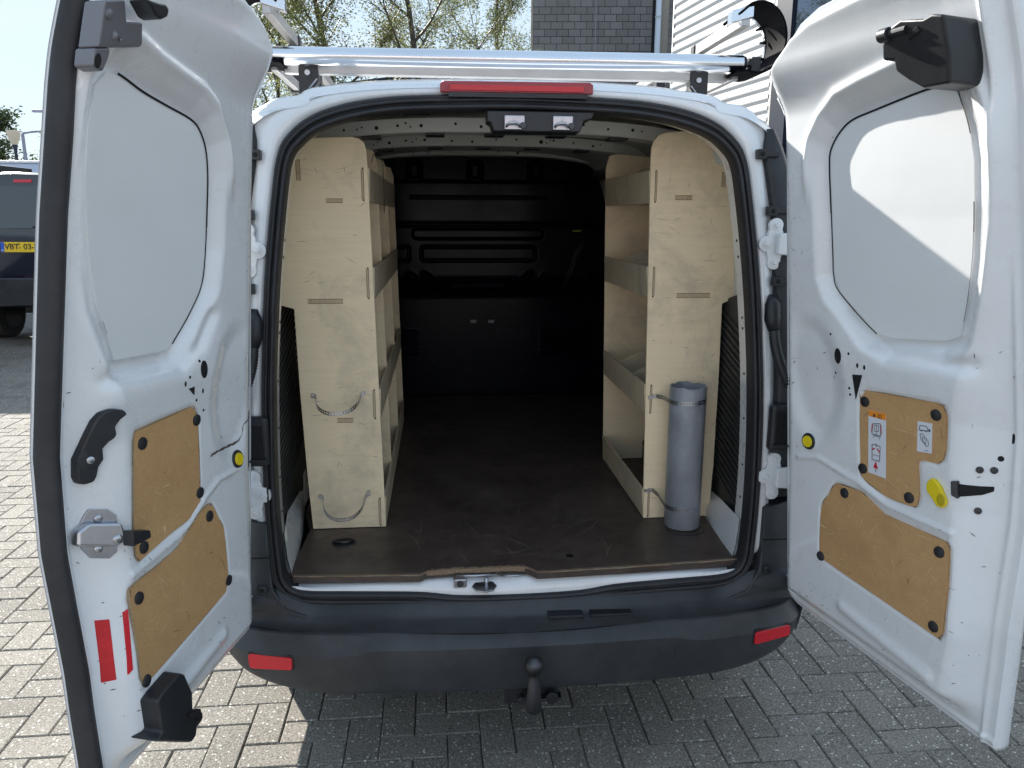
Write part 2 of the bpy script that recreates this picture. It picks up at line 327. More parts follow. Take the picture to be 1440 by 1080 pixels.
DOOR = {
 'L': {
  'win': [(0.62, 1.834), (0.584, 1.832), (0.522, 1.817), (0.444, 1.804), (0.364, 1.791), (0.328, 1.775), (0.301, 1.741), (0.289, 1.692), (0.286, 1.628), (0.287, 1.541), (0.298, 1.467), (0.339, 1.411), (0.389, 1.362), (0.405, 1.347), (0.434, 1.345), (0.561, 1.352), (0.584, 1.403), (0.61, 1.456), (0.628, 1.519), (0.64, 1.589), (0.651, 1.668), (0.654, 1.744), (0.644, 1.81)],
  'board1': [(0.541, 1.214), (0.38, 1.22), (0.363, 1.214), (0.352, 1.192), (0.351, 1.007), (0.393, 0.983), (0.461, 0.976), (0.549, 0.962), (0.557, 0.963), (0.563, 0.975), (0.558, 1.04), (0.547, 1.192)],
  'board2': [(0.589, 0.921), (0.575, 0.925), (0.508, 0.929), (0.442, 0.937), (0.396, 0.958), (0.365, 0.978), (0.328, 0.987), (0.31, 0.981), (0.289, 0.941), (0.272, 0.906), (0.266, 0.798), (0.269, 0.776), (0.283, 0.758), (0.578, 0.72), (0.59, 0.727), (0.596, 0.742), (0.596, 0.901)],
  'dent': [(0.305, 1.185), (0.304, 1.227), (0.296, 1.269), (0.28, 1.307), (0.258, 1.339), (0.23, 1.362), (0.2, 1.375), (0.17, 1.377), (0.142, 1.369), (0.12, 1.349), (0.104, 1.321), (0.096, 1.285), (0.095, 1.245), (0.102, 1.203), (0.114, 1.161), (0.132, 1.123), (0.153, 1.091), (0.176, 1.068), (0.2, 1.055), (0.224, 1.053), (0.247, 1.061), (0.268, 1.081), (0.286, 1.109), (0.298, 1.145)],
  'fold': [(0.6, 1.325), (0.46, 1.318), (0.4, 1.315), (0.33, 1.345), (0.28, 1.4)],
  'rib': [(0.58, 0.945), (0.5, 0.953), (0.44, 0.96), (0.395, 0.973), (0.36, 0.993), (0.33, 1.01), (0.28, 1.03), (0.2, 1.03), (0.15, 1.0)],
  'fast1': [(0.526, 1.186), (0.357, 1.188), (0.352, 1.025), (0.541, 0.982)],
  'fast2': [(0.325, 0.961), (0.267, 0.781), (0.574, 0.894), (0.583, 0.726)],
  'grip': [(0.582, 1.26), (0.589, 1.268), (0.602, 1.273), (0.615, 1.269), (0.623, 1.256), (0.629, 1.236), (0.636, 1.212), (0.645, 1.189), (0.647, 1.156), (0.644, 1.145), (0.637, 1.139), (0.625, 1.141), (0.621, 1.151), (0.618, 1.167), (0.611, 1.18), (0.611, 1.2), (0.604, 1.211), (0.597, 1.216), (0.595, 1.224), (0.598, 1.238), (0.592, 1.25), (0.584, 1.256)],
  'gripscrew': [(0.63, 1.184)],
  'latchplate': [(0.627, 1.09), (0.605, 1.083), (0.594, 1.067), (0.593, 1.057), (0.6, 0.998), (0.611, 0.989), (0.632, 0.997), (0.641, 1.018), (0.639, 1.068), (0.633, 1.081)],
  'latchbox': [(0.656, 1.058), (0.639, 1.068), (0.598, 1.055), (0.595, 1.036), (0.595, 1.019), (0.609, 1.012), (0.661, 1.032)],
  'latchlever': [(0.6, 1.042), (0.551, 1.024), (0.551, 1.009), (0.577, 1.01), (0.602, 1.012)],
  'latchscrews': [(0.618, 1.069), (0.622, 1.012), (0.644, 1.041), (0.607, 1.027)],
  'refl1': [(0.642, 0.879), (0.626, 0.875), (0.632, 0.756), (0.648, 0.757)],
  'refl2': [(0.609, 0.882), (0.601, 0.885), (0.612, 0.768), (0.619, 0.76)],
  'plug': [(0.202, 1.054), (0.225, 1.062), (0.193, 1.082)],
  'hole': [(0.331, 1.292), (0.34, 1.294), (0.328, 1.312)],
  'holes': [(0.344, 1.312), (0.381, 1.285), (0.396, 1.274), (0.335, 1.246), (0.369, 1.252), (0.331, 1.203), (0.357, 1.231)],
  'scuff': [(0.039, 1.128), (0.153, 1.131), (0.172, 1.107), (0.191, 1.093), (0.229, 1.092), (0.283, 1.097), (0.31, 1.095)],
  'stop': [(0.527, 0.712), (0.511, 0.699), (0.491, 0.645), (0.495, 0.611), (0.46, 0.58), (0.462, 0.563), (0.486, 0.561), (0.492, 0.545), (0.511, 0.544), (0.622, 0.628), (0.6, 0.633), (0.604, 0.701), (0.587, 0.706)],
  'toplatch': [(0.703, 1.916), (0.701, 1.89), (0.699, 1.853), (0.598, 1.873), (0.596, 1.879), (0.608, 1.907), (0.646, 1.9), (0.661, 1.927)],
  'toplatch2': [(0.699, 1.853), (0.698, 1.827), (0.674, 1.823), (0.666, 1.84), (0.662, 1.852), (0.665, 1.86)],
  'tophook': [(0.656, 1.928), (0.624, 1.911), (0.609, 1.909), (0.594, 1.917), (0.595, 1.928), (0.606, 1.932), (0.618, 1.93)],
 },
 'R': {
  'win': [(0.227, 1.73), (0.234, 1.76), (0.261, 1.791), (0.301, 1.814), (0.371, 1.827), (0.508, 1.847), (0.57, 1.845), (0.583, 1.819), (0.597, 1.773), (0.603, 1.718), (0.6, 1.647), (0.599, 1.626), (0.593, 1.535), (0.58, 1.45), (0.563, 1.379), (0.558, 1.376), (0.526, 1.363), (0.402, 1.35), (0.353, 1.354), (0.245, 1.438), (0.228, 1.478), (0.227, 1.516), (0.226, 1.651)],
  'board1': [(0.349, 1.224), (0.533, 1.236), (0.547, 1.231), (0.554, 1.215), (0.555, 1.142), (0.55, 1.118), (0.537, 1.106), (0.508, 1.108), (0.491, 1.095), (0.491, 1.081), (0.497, 1.02), (0.493, 0.997), (0.484, 0.991), (0.411, 0.99), (0.34, 1.013), (0.335, 1.055), (0.331, 1.198)],
  'board2': [(0.263, 0.972), (0.338, 0.977), (0.362, 0.968), (0.41, 0.947), (0.501, 0.946), (0.57, 0.946), (0.582, 0.932), (0.589, 0.855), (0.59, 0.748), (0.579, 0.732), (0.561, 0.732), (0.233, 0.756), (0.215, 0.771), (0.217, 0.895), (0.239, 0.934)],
  'dent': [(0.285, 1.185), (0.284, 1.227), (0.276, 1.269), (0.26, 1.307), (0.238, 1.339), (0.21, 1.362), (0.18, 1.375), (0.15, 1.377), (0.122, 1.369), (0.1, 1.349), (0.084, 1.321), (0.076, 1.285), (0.075, 1.245), (0.082, 1.203), (0.094, 1.161), (0.112, 1.123), (0.133, 1.091), (0.156, 1.068), (0.18, 1.055), (0.204, 1.053), (0.227, 1.061), (0.248, 1.081), (0.266, 1.109), (0.278, 1.145)],
  'fold': [(0.6, 1.325), (0.46, 1.318), (0.4, 1.315), (0.33, 1.345), (0.28, 1.4)],
  'rib': [(0.58, 0.968), (0.5, 0.969), (0.42, 0.97), (0.37, 0.985), (0.33, 0.998), (0.28, 1.005), (0.2, 1.02), (0.13, 1.0)],
  'fast1': [(0.346, 1.197), (0.531, 1.21), (0.343, 1.035), (0.473, 1.008)],
  'label1': [(0.357, 1.18), (0.405, 1.182), (0.409, 1.031), (0.359, 1.031)],
  'label1h': [(0.358, 1.166), (0.405, 1.167)],
  'label2': [(0.487, 1.186), (0.522, 1.189), (0.524, 1.124), (0.488, 1.119)],
  'fast2': [(0.292, 0.957), (0.221, 0.763), (0.56, 0.918), (0.566, 0.751)],
  'plug': [(0.168, 1.053), (0.195, 1.06), (0.163, 1.084)],
  'yellow': [(0.519, 1.049), (0.522, 1.063), (0.531, 1.073), (0.541, 1.071), (0.553, 1.06), (0.567, 1.034), (0.566, 1.025), (0.56, 1.016), (0.546, 1.016), (0.536, 1.028), (0.523, 1.039)],
  'slot': [(0.576, 1.076), (0.584, 1.078), (0.584, 1.073), (0.633, 1.081), (0.633, 1.071), (0.618, 1.06), (0.584, 1.048), (0.578, 1.053)],
  'screws': [(0.612, 1.112), (0.631, 1.115), (0.614, 1.025), (0.639, 1.141), (0.655, 1.186)],
  'hole': [(0.265, 1.29), (0.281, 1.292), (0.265, 1.311)],
  'holes': [(0.238, 1.338), (0.299, 1.301), (0.326, 1.278), (0.346, 1.277), (0.251, 1.246), (0.3, 1.219), (0.302, 1.204)],
  'tri': [(0.311, 1.254), (0.34, 1.258), (0.319, 1.196)],
  'stop': [(0.564, 1.948), (0.611, 1.94), (0.63, 1.943), (0.652, 1.938), (0.651, 1.882), (0.644, 1.833), (0.586, 1.834), (0.553, 1.853), (0.529, 1.871), (0.53, 1.888), (0.504, 1.893), (0.512, 1.918), (0.533, 1.94)],
  'roller': [(0.525, 1.931)],
 },
}
# ================================================================== GROUND
def ground_mat():
    m = mat('far_paving', (.22, .21, .20), .85); v = coords(m)
    bt = nd(m, 'ShaderNodeTexBrick'); bt.inputs['Scale'].default_value = 1; bt.inputs['Brick Width'].default_value = .21; bt.inputs['Row Height'].default_value = .105; bt.inputs['Mortar Size'].default_value = .006
    bt.inputs['Color1'].default_value = (.26, .25, .235, 1); bt.inputs['Color2'].default_value = (.21, .20, .19, 1); bt.inputs['Mortar'].default_value = (.10, .095, .085, 1)
    lk(m, v, bt.inputs['Vector']); c = mix(m, ramp(m, noise(m, v, .8, 6, .6), [(.35, 0.), (.7, .6)]), bt.outputs['Color'], (.17, .16, .15)); lk(m, c, bsdf(m).inputs['Base Color']); return m
def paver_mat():
    m = mat('concrete_paver', (.25, .24, .22), .85, spec=.3); v = coords(m, kind='Object')
    g = nd(m, 'ShaderNodeNewGeometry'); pos = g.outputs['Position']
    isl = ramp(m, g.outputs['Random Per Island'], [(0, (.200, .180, .155)), (.35, (.240, .220, .192)), (.7, (.265, .243, .211)), (1, (.230, .216, .194))])
    oi = nd(m, 'ShaderNodeObjectInfo'); ob = ramp(m, oi.outputs['Random'], [(0, .84), (1, 1.10)])
    c = mix(m, 1.0, isl, ob, 'MULTIPLY')
    big = ramp(m, noise(m, pos, 1.7, 5, .6), [(.35, .80), (.7, 1.1)]); c = mix(m, 1.0, c, big, 'MULTIPLY'); st = ramp(m, noise(m, pos, 5.5, 6, .75, .5), [(.56, 0.), (.72, .45)]); c = mix(m, st, c, (.11, .095, .08))
    n1 = noise(m, pos, 115, 4, .8); n2 = noise(m, pos, 150, 3, .8)
    c = mix(m, ramp(m, n1, [(.36, .95), (.49, 0.)]), c, (.07, .065, .06))
    c = mix(m, ramp(m, n2, [(.55, 0.), (.64, .9)]), c, (.55, .52, .46))
    vo = nd(m, 'ShaderNodeTexVoronoi', feature='F1'); vo.inputs['Scale'].default_value = 48; lk(m, pos, vo.inputs['Vector'])
    c = mix(m, ramp(m, vo.outputs['Distance'], [(.13, .95), (.20, 0.)]), c, (.70, .69, .65))
    lk(m, c, bsdf(m).inputs['Base Color']); bump(m, n1, .9, .0035); return m
PAVER = paver_mat()
ground = link_mesh('ground', [(-90, -30, -.012), (90, -30, -.012), (90, 160, -.012), (-90, 160, -.012)], [(0, 1, 2, 3)], ground_mat(), None, kind='structure')
bl_, bw_, bh_, ch = .2075, .1028, .06, .0034
def paver_geo(L_, W_, z0=-.045):
    x, y = L_/2, W_/2; v = [(-x, -y, z0), (x, -y, z0), (x, y, z0), (-x, y, z0), (-x, -y, -ch), (x, -y, -ch), (x, y, -ch), (-x, y, -ch), (-x+ch, -y+ch, 0), (x-ch, -y+ch, 0), (x-ch, y-ch, 0), (-x+ch, y-ch, 0)]
    return v, [(8, 9, 10, 11)]+[(i, (i+1) % 4, 4+(i+1) % 4, 4+i) for i in range(4)]+[(4+i, 4+(i+1) % 4, 8+(i+1) % 4, 8+i) for i in range(4)]
pv, pf = paver_geo(bl_, bw_)
pme = bpy.data.meshes.new('paver'); pme.from_pydata(pv, [], pf); pme.materials.append(PAVER)
rng = random.Random(11); Minv = M.inverted(); bricks = []
G_ = .105; ox, oy = -.02, .03
for i in range(-92, 44):
    for j in range(-14, 136):
        d = (i-j) % 4
        if d not in (0, 3): continue
        if d == 0: x, y, rot = (i+1)*G_+ox, (j+.5)*G_+oy, 0
        else: x, y, rot = (i+.5)*G_+ox, (j+1)*G_+oy, 1
        if x > 3.4 and y > 5: continue
        if y > 9 and x > -1.2: continue
        if x < -4.5 and y < 1.2: continue
        c = Minv @ Vector((x, y, 0)); dep = -c.z; vis = False
        if dep > .3:
            px, py = 720+1082*c.x/dep, 540-1082*c.y/dep
            vis = -60 < px < 1500 and -40 < py < 1140 and not (abs(x) < .9 and y > .55) and not (360 < px < 1130 and py < 930) and not (120 < px < 340 and py < 880) and not (px > 1150 and py < 830)
        bricks.append((0 if vis else 1, dep if vis else 99, x, y, rot))
bricks.sort(key=lambda b: (b[0], b[1])); ring_v = []; ring_f = []
for k, (nv, dep, x, y, rot) in enumerate(bricks):
    a = rot*math.pi/2+rng.uniform(-.006, .006); z = rng.uniform(-.0022, .0018); tx, ty = rng.uniform(-.006, .006), rng.uniform(-.008, .008); sc = rng.uniform(.985, 1.0)
    T = Matrix.Translation((x+rng.uniform(-.0012, .0012), y+rng.uniform(-.0012, .0012), z)) @ Matrix.Rotation(a, 4, 'Z') @ Matrix.Rotation(tx, 4, 'X') @ Matrix.Rotation(ty*.5, 4, 'Y') @ Matrix.Diagonal((sc, sc, 1, 1))
    if nv == 0 and k < 298:
        o = bpy.data.objects.new('paver', pme); COL.objects.link(o); o.parent = ground; o.matrix_local = T
    else:
        n = len(ring_v); ring_v += [tuple(T @ Vector(p)) for p in pv]; ring_f += [tuple(q+n for q in fc) for fc in pf]
o = link_mesh('paver_field', ring_v, ring_f, PAVER, ground, kind='stuff')
# sand in the joints
jm = mat('joint_sand', (.13, .12, .105), .95)
link_mesh('joint_sand', [(-9.8, -1.6, -.0075), (4.8, -1.6, -.0075), (4.8, 14.4, -.0075), (-9.8, 14.4, -.0075)], [(0, 1, 2, 3)], jm, ground, kind='stuff')
# ================================================================== THE WHITE VAN
van = empty('van', (0, 0, 0), 'white panel van seen from behind with both rear doors wide open, empty black load bay', 'van')
CX = -.018
def ry(z): return .10*np.clip((np.asarray(z, float)-1.0)/.9, 0, 1.2)**1.4
HI = [(0, .548), (.17, .552), (.28, .567), (.44, .576), (.58, .583), (.625, .592), (.650, .617), (.660, .671), (.664, .86), (.655, 1.12), (.648, 1.25), (.632, 1.45), (.607, 1.66), (.590, 1.75), (.562, 1.79), (.52, 1.822), (.45, 1.848), (.36, 1.867), (.25, 1.877), (0, 1.884)]
HO = [(0, .505), (.17, .508), (.28, .518), (.44, .525), (.58, .533), (.645, .555), (.683, .60), (.694, .67), (.697, .86), (.689, 1.12), (.681, 1.25), (.667, 1.45), (.642, 1.66), (.625, 1.76), (.60, 1.81), (.545, 1.857), (.47, 1.888), (.37, 1.908), (.25, 1.918), (0, 1.925)]
HB = [(0, .42), (.17, .42), (.28, .42), (.44, .42), (.60, .42), (.70, .45), (.735, .52), (.742, .66), (.738, .86), (.732, 1.12), (.728, 1.25), (.722, 1.45), (.712, 1.66), (.704, 1.775), (.690, 1.855), (.640, 1.905), (.575, 1.918), (.525, 1.938), (.30, 1.955), (0, 1.958)]
def full(h):
    pts = [(CX+x, z) for x, z in h]+[(CX-x, z) for x, z in reversed(h[1:-1])]
    return catmull(pts, 6)
LI, LO, LB = full(HI), full(HO), full(HB)
def ring(t, dy, A=LI, B=LO):
    P = A+(B-A)*t; return np.column_stack([P[:, 0], ry(P[:, 1])+dy, P[:, 1]])
# black double-lip weatherstrip round the opening
prof = [(-.02, .035), (-.02, .0), (.05, -.013), (.16, -.021), (.28, -.018), (.38, -.006), (.44, .0), (.50, -.008), (.60, -.016), (.70, -.012), (.76, -.004), (.82, -.010), (.92, -.009), (1.0, .0), (1.02, .02)]
v, f = strips([ring(t, dy) for t, dy in prof]); seal = link_mesh('door_seal', v, f, RUBBER, van, True)
# white pillar and header ring outside the seal, pressed in steps
pr = [(0, .012), (0, .0), (.25, -.004), (.5, -.002), (.62, .006), (.8, .010), (.93, .016), (1.0, .035), (1.0, .10)]
lp_ = [ring(t, dy+.004, LO, LB) for t, dy in pr]
for L_ in lp_: L_[:, 1] += .05*(1-ss(.60, .66, L_[:, 2]))
v, f = strips(lp_); link_mesh('rear_frame', v, f, WHITE, van, True)
# inner reveal of the opening
def shrink(P, k): return P
rv = [ring(-.0, .032), ring(.02, .045), ring(.20, .10)]
v, f = strips(rv)
link_mesh('opening_flange', v, f, WHITE, van, True)
mb = MB()   # punched holes and clips in the flange
for sx in (-1, 1):
    for z in (.66, .73, .80, .90, 1.04, 1.17, 1.30, 1.33, 1.5, 1.545):
        hw = np.interp(z, [p[1] for p in HI[5:14]], [p[0] for p in HI[5:14]])
        yy = .055+float(ry(z)); x = CX+sx*(hw+.0015)
        mb.cyl((x, yy, z), (x-sx*.0012, yy, z), .004, n=8)
mb.build('flange_hole', HOLE, van, kind='stuff')
# body shell: rear corners, sides, roof, cab and bonnet
S = [(.88, .36), (.905, .50), (.912, .70), (.90, .95), (.885, 1.10), (.865, 1.25), (.835, 1.45), (.795, 1.66), (.765, 1.78), (.725, 1.86), (.66, 1.905), (.575, 1.922), (.545, 1.945), (.40, 1.965), (.20, 1.975), (0, 1.978)]
def section(kx, kz, zb=.30):
    pts = [(CX+x*kx, zb+(z-zb)*kz if z > zb else z) for x, z in S]; return pts+[(2*CX-x, z) for x, z in reversed(pts[:-1])]
stn = []
for y, kx, kz in ((.0, .955, .978), (.03, .98, .990), (.09, 1, 1), (.5, 1, 1), (1.4, 1, 1.004), (2.4, 1, 1.0), (2.9, .99, .985), (3.2, .98, .86), (3.65, .965, .60), (4.15, .93, .48), (4.42, .82, .36), (4.48, .7, .2)):
    q = catmull(section(kx, kz), 3, False); z = q[:, 1]
    stn.append(np.column_stack([q[:, 0], y+ry(z)*(1 if y < .6 else .5 if y < 1.5 else 0), z]))
v, f = strips(stn, closed=False); link_mesh('body_shell', v, f, WHITE, van, True)
# rear edge of roof and corners joining shell to frame
first = stn[0]; 
mb = MB().box(CX-.88, CX+.88, .3, 4.3, .22, .36); mb.build('underbody', TYRE, van)
for sx in (-1, 1):   # black tail lamp housing in the recess behind each door, and clear-red lamp round the corner
    m = MB(); zz = np.linspace(.82, 1.845, 24); loops = []
    for z in zz:
        xi = .700 if z < 1.70 else .700-.04*((z-1.70)/.145)
        xi = np.interp(z, [.82, 1.2, 1.62, 1.78, 1.845], [.735, .725, .700, .672, .684]); xo = np.interp(z, [.82, 1.25, 1.66, 1.78, 1.845], [.86, .845, .775, .745, .715])
        y = float(ry(z))
        loops.append([(CX+sx*xi, y+.05, z), (CX+sx*xi, y+.002, z), (CX+sx*(xi+.012), y-.006, z), (CX+sx*(xo-.02), y-.004, z), (CX+sx*xo, y+.02, z), (CX+sx*(xo+.008), y+.08, z)])
    v, f = strips(loops, False); link_mesh('lamp_housing', v, f, BLACK, van, True)
    loops = []
    for z in np.linspace(1.0, 1.62, 14):
        xo = np.interp(z, [.82, 1.25, 1.66], [.895, .868, .80]); y = float(ry(z))
        loops.append([(CX+sx*(xo-.035), y+.006, z), (CX+sx*(xo-.01), y+.012, z), (CX+sx*(xo+.012), y+.06, z), (CX+sx*(xo+.014), y+.13, z)])
    v, f = strips(loops, False); link_mesh('tail_lamp', v, f, LENS, van, True)

# high brake light on the header
lens = MB(); P = [(-.222, 1.923), (-.222, 1.945), (-.212, 1.9515), (.17, 1.9535), (.18, 1.948), (.18, 1.924)]
lens.prism(P, lambda x, z: (x, .072+float(ry(z))*.1, z), lambda x, z: (x, .14, z+.004))
brake = lens.build('brake_light', LENS, van, bevel=.003)
mb = MB()
for i in range(16): mb.box(-.16+.02*i, -.148+.02*i, .0795, .083, 1.930, 1.940)
b = MB().box(-.196, .155, .0785, .081, 1.929, 1.942); mat_glow = mat('red_reflector_core', (.62, .010, .02), .2, coat=.4); b.build('reflector_strip', mat_glow, brake)
MB().box(-.20, .165, .080, .10, 1.9125, 1.9235).build('lamp_base', BLACK, brake)

# striker carrier under the header
car = MB(); car.prism([(-.100, 1.880), (.185, 1.880), (.178, 1.862), (.156, 1.857), (.148, 1.828), (-.082, 1.828), (-.09, 1.850), (-.100, 1.853)], lambda x, z: (x, .082, z), lambda x, z: (x, .17, z))
carrier = car.build('striker_carrier', BLACK, van, bevel=.004)
for x0, x1 in ((-.056, -.002), (.072, .126)):
    st = MB().box(x0, x1, .070, .084, 1.831, 1.868).build('striker_plate', ZINC, carrier, bevel=.003)
    c = (x0+x1)/2
    MB().tube([(c-.022, .08, 1.837), (c-.020, .058, 1.842), (c-.012, .054, 1.847), (c+.004, .054, 1.847), (c+.012, .058, 1.842), (c+.013, .08, 1.837)], .0038, 8).build('striker_loop', ZINC, carrier, True)
    MB().cyl((c+.022, .074, 1.842), (c+.022, .062, 1.842), .0095, .008, 12).build('bolt', DARKSTEEL, carrier, bevel=.001)
    MB().cyl((c, .074, 1.858), (c, .066, 1.858), .005, .004, 10).build('bolt', ZINC, carrier)

# ------------------------------------------------------------------ load bay
def wall_x(z): return np.interp(z, [.55, .9, 1.3, 1.6, 1.78, 1.86, 1.93], [.725, .735, .725, .70, .665, .60, .45])
half = [(wall_x(z), z) for z in np.linspace(.55, 1.80, 12)]+[(.62, 1.86), (.52, 1.90), (.35, 1.925), (.15, 1.935), (0, 1.937)]
sec = [(CX+x, z) for x, z in half]+[(CX-x, z) for x, z in reversed(half[:-1])]
q = catmull(sec, 3, False)
loops = [np.column_stack([q[:, 0], np.full(len(q), y), q[:, 1]]) for y in (.13, .6, 1.2, 1.8, 2.24)]
v, f = strips(loops, False); link_mesh('bay_lining', v, f, WHITE_IN, van, True)
# closes the gap between reveal and lining
q0 = q; rr = ring(.20, .10); n = len(rr)
lin = []
for p in rr:
    a = math.atan2(p[2]-1.22, p[0]-CX); dx, dz = math.cos(a), math.sin(a); lin.append((p[0]+dx*.085, .14+float(ry(p[2]))*.2, max(p[2]+dz*.07, .54)))
v, f = strips([[tuple(p) for p in rr], lin]); link_mesh('inner_flange', v, f, WHITE_IN, van, True)
# roof bows with punched faces
for (y, zc, hh, d) in ((.50, 1.868, .044, .10), (1.15, 1.882, .042, .09), (2.08, 1.915, .04, .08)):
    bow = MB(); xs = np.linspace(-.66, .66, 25); lo = []; 
    for x in xs:
        zz = zc-.20*(abs(x)**3.2); lo.append([(CX+x, y+.006, zz+hh), (CX+x, y, zz+hh*.95), (CX+x, y, zz+.004), (CX+x, y+.004, zz), (CX+x, y+d, zz), (CX+x, y+d+.004, zz+hh)])
    v, f = strips(lo, False); bo = link_mesh('roof_bow', v, f, WHITE_IN, van, False); bo.data.polygons.foreach_set('use_smooth', [False]*len(bo.data.polygons))
    hm = MB(); rng = random.Random(int(y*100))
    for x, r_ in [(-.50, .004), (-.46, .003), (-.445, .003), (-.40, .006), (-.335, .0045), (-.31, .0035), (-.295, .003), (-.262, .0055), (-.155, .0045), (-.075, .005), (.02, .004), (.10, .0045), (.20, .008), (.222, .003), (.236, .003), (.25, .0045), (.33, .004), (.41, .005), (.44, .003)]:
        zz = zc-.20*(abs(x)**3.2)+hh*(.5+rng.uniform(-.15, .15)); hm.cyl((CX+x, y+.002, zz), (CX+x, y-.0012, zz), r_, n=8)
    hm.build('bow_hole', HOLE, bo, kind='stuff')
    tb = MB()
    for x in (-.42, -.22, -.03, .17, .37):
        zz = zc-.20*(abs(x)**3.2); tb.box(CX+x-.03, CX+x+.03, y+.01, y+d-.01, zz-.008, zz+.001)
    tb.build('bow_pad', BLACK, bo, kind='stuff')
for sx in (-1, 1):
    mb = MB(); mb.tube([(CX+sx*.66, .12, 1.79), (CX+sx*.655, 1.0, 1.81), (CX+sx*.65, 2.2, 1.83)], .035, 8); mb.build('roof_rail', WHITE_IN, van, True)
    for y in (.62, 1.25, 1.75):
        loops = []
        for z in np.linspace(.62, 1.82, 14):
            x = wall_x(z); loops.append([(CX+sx*x, y-.05, z), (CX+sx*(x-.03), y-.03, z), (CX+sx*(x-.03), y+.03, z), (CX+sx*x, y+.05, z)])
        v, f = strips(loops, False); link_mesh('side_rib', v, f, WHITE_IN, van, False)
# front header panel between opening and first bow, with slots
mb = MB()
for x0, x1, y0 in ((-.50, -.42, .20), (-.33, -.25, .30), (.28, .36, .22), (.45, .50, .32)):
    z = 1.902-.2*abs((x0+x1)/2)**3; mb.box(x0, x1, y0, y0+.02, z-.004, z+.002)
mb.build('header_slot', HOLE, van, kind='stuff')
lo = []
for x in np.linspace(-.60, .60, 21):
    z = 1.905-.22*abs(x)**3.2; lo.append([(CX+x, .13, z+.005), (CX+x, .30, z), (CX+x, .34, z+.022), (CX+x, .47, z+.025)])
v, f = strips(lo, False); link_mesh('header_panel', v, f, WHITE_IN, van, True)

# bulkhead: vacuum-formed black panel
bx, bz = np.meshgrid(np.linspace(-.73, .73, 330), np.linspace(.58, 1.935, 330))
H = np.zeros_like(bx)
def rrect(x0, x1, z0, z1): return [(x0, z0), (x1, z0), (x1, z1), (x0, z1)]
def sdf_r(x0, x1, z0, z1, r): 
    cx, cz, hx, hz = (x0+x1)/2, (z0+z1)/2, (x1-x0)/2-r, (z1-z0)/2-r
    qx, qz = np.abs(bx-cx)-hx, np.abs(bz-cz)-hz
    return np.hypot(np.maximum(qx, 0), np.maximum(qz, 0))+np.minimum(np.maximum(qx, qz), 0)-r
H += .035*ss(1.780, 1.798, bz)                                       # upper part set back
H -= .05*ss(1.40, 1.50, bz)*(1-ss(1.78, 1.80, bz))*0
H += .06*(1-ss(1.16, 1.30, bz))*1.0                                   # lower half deeper
H += .030*(1-ss(-.006, .010, sdf_r(-.35, .345, 1.493, 1.54, .02)))
for a in (rrect(-.308, .31, 1.375, 1.448),):
    d = sdf_r(-.308, .31, 1.375, 1.448, .015); H += .010*np.exp(-(d/.006)**2)
d = sdf_r(-.46, -.375, 1.375, 1.448, .01); H += .010*np.exp(-(d/.006)**2)
for x in (-.333, -.015, .305):
    d = sdf_r(x-.030, x+.030, 1.80, 1.885, .014); H -= .020*np.exp(-(d/.008)**2)
d = sdf_r(-.155, .155, 1.216, 1.236, .01); H -= .014*(1-ss(0, .008, d))
for pl in ([(-.372, 1.30), (-.345, 1.28), (-.331, 1.235)], [(-.292, 1.30), (-.262, 1.28), (-.235, 1.235)], [(.276, 1.302), (.25, 1.28), (.237, 1.228)], [(.36, 1.29), (.335, 1.26), (.322, 1.227)], [(.60, 1.29), (.575, 1.23)]):
    H -= .022*np.exp(-(line_d(pl, bx, bz)/.014)**2)
H -= .016*np.exp(-((bz-1.705)/.006)**2)*(np.abs(bx) < .36)*.3
for z0 in (.865, .89, .915, .94, .965, .985):
    for x0, x1 in ((.345, .60), (-.46, -.345)):
        H -= .012*np.exp(-(line_d([(x0+.01, z0), (x1, z0-.002)], bx, bz)/.007)**2)
H += .012*np.exp(-((bz-1.565)/.010)**2)
bulkhead = grid_obj('bulkhead', bx+CX, 2.17+H, bz, BULK, van)
for xa_ in (-.062, .037): MB().box(xa_, xa_+.031, 2.218, 2.229, 1.03, 1.046).build('bulkhead_clip', DARKSTEEL, bulkhead)
MB().tube([(.545, 2.155, 1.535), (.530, 2.15, 1.46), (.497, 2.15, 1.395), (.47, 2.16, 1.30), (.435, 2.17, 1.22)], .005, 6).build('cable', BLACK, bulkhead, True)
MB().tube([(.560, 2.155, 1.535), (.545, 2.15, 1.46), (.510, 2.15, 1.395), (.485, 2.16, 1.30), (.45, 2.17, 1.22)], .005, 6).build('cable', BLACK, bulkhead, True)
MB().box(.492, .535, 2.16, 2.168, 1.529, 1.538).build('cable_tag', mat('dull_yellow_tag', (.30, .33, .02), .5), bulkhead)
MB().box(-.70, .70, 2.30, 2.34, .5, 1.97).build('bulkhead_backing', TYRE, van)

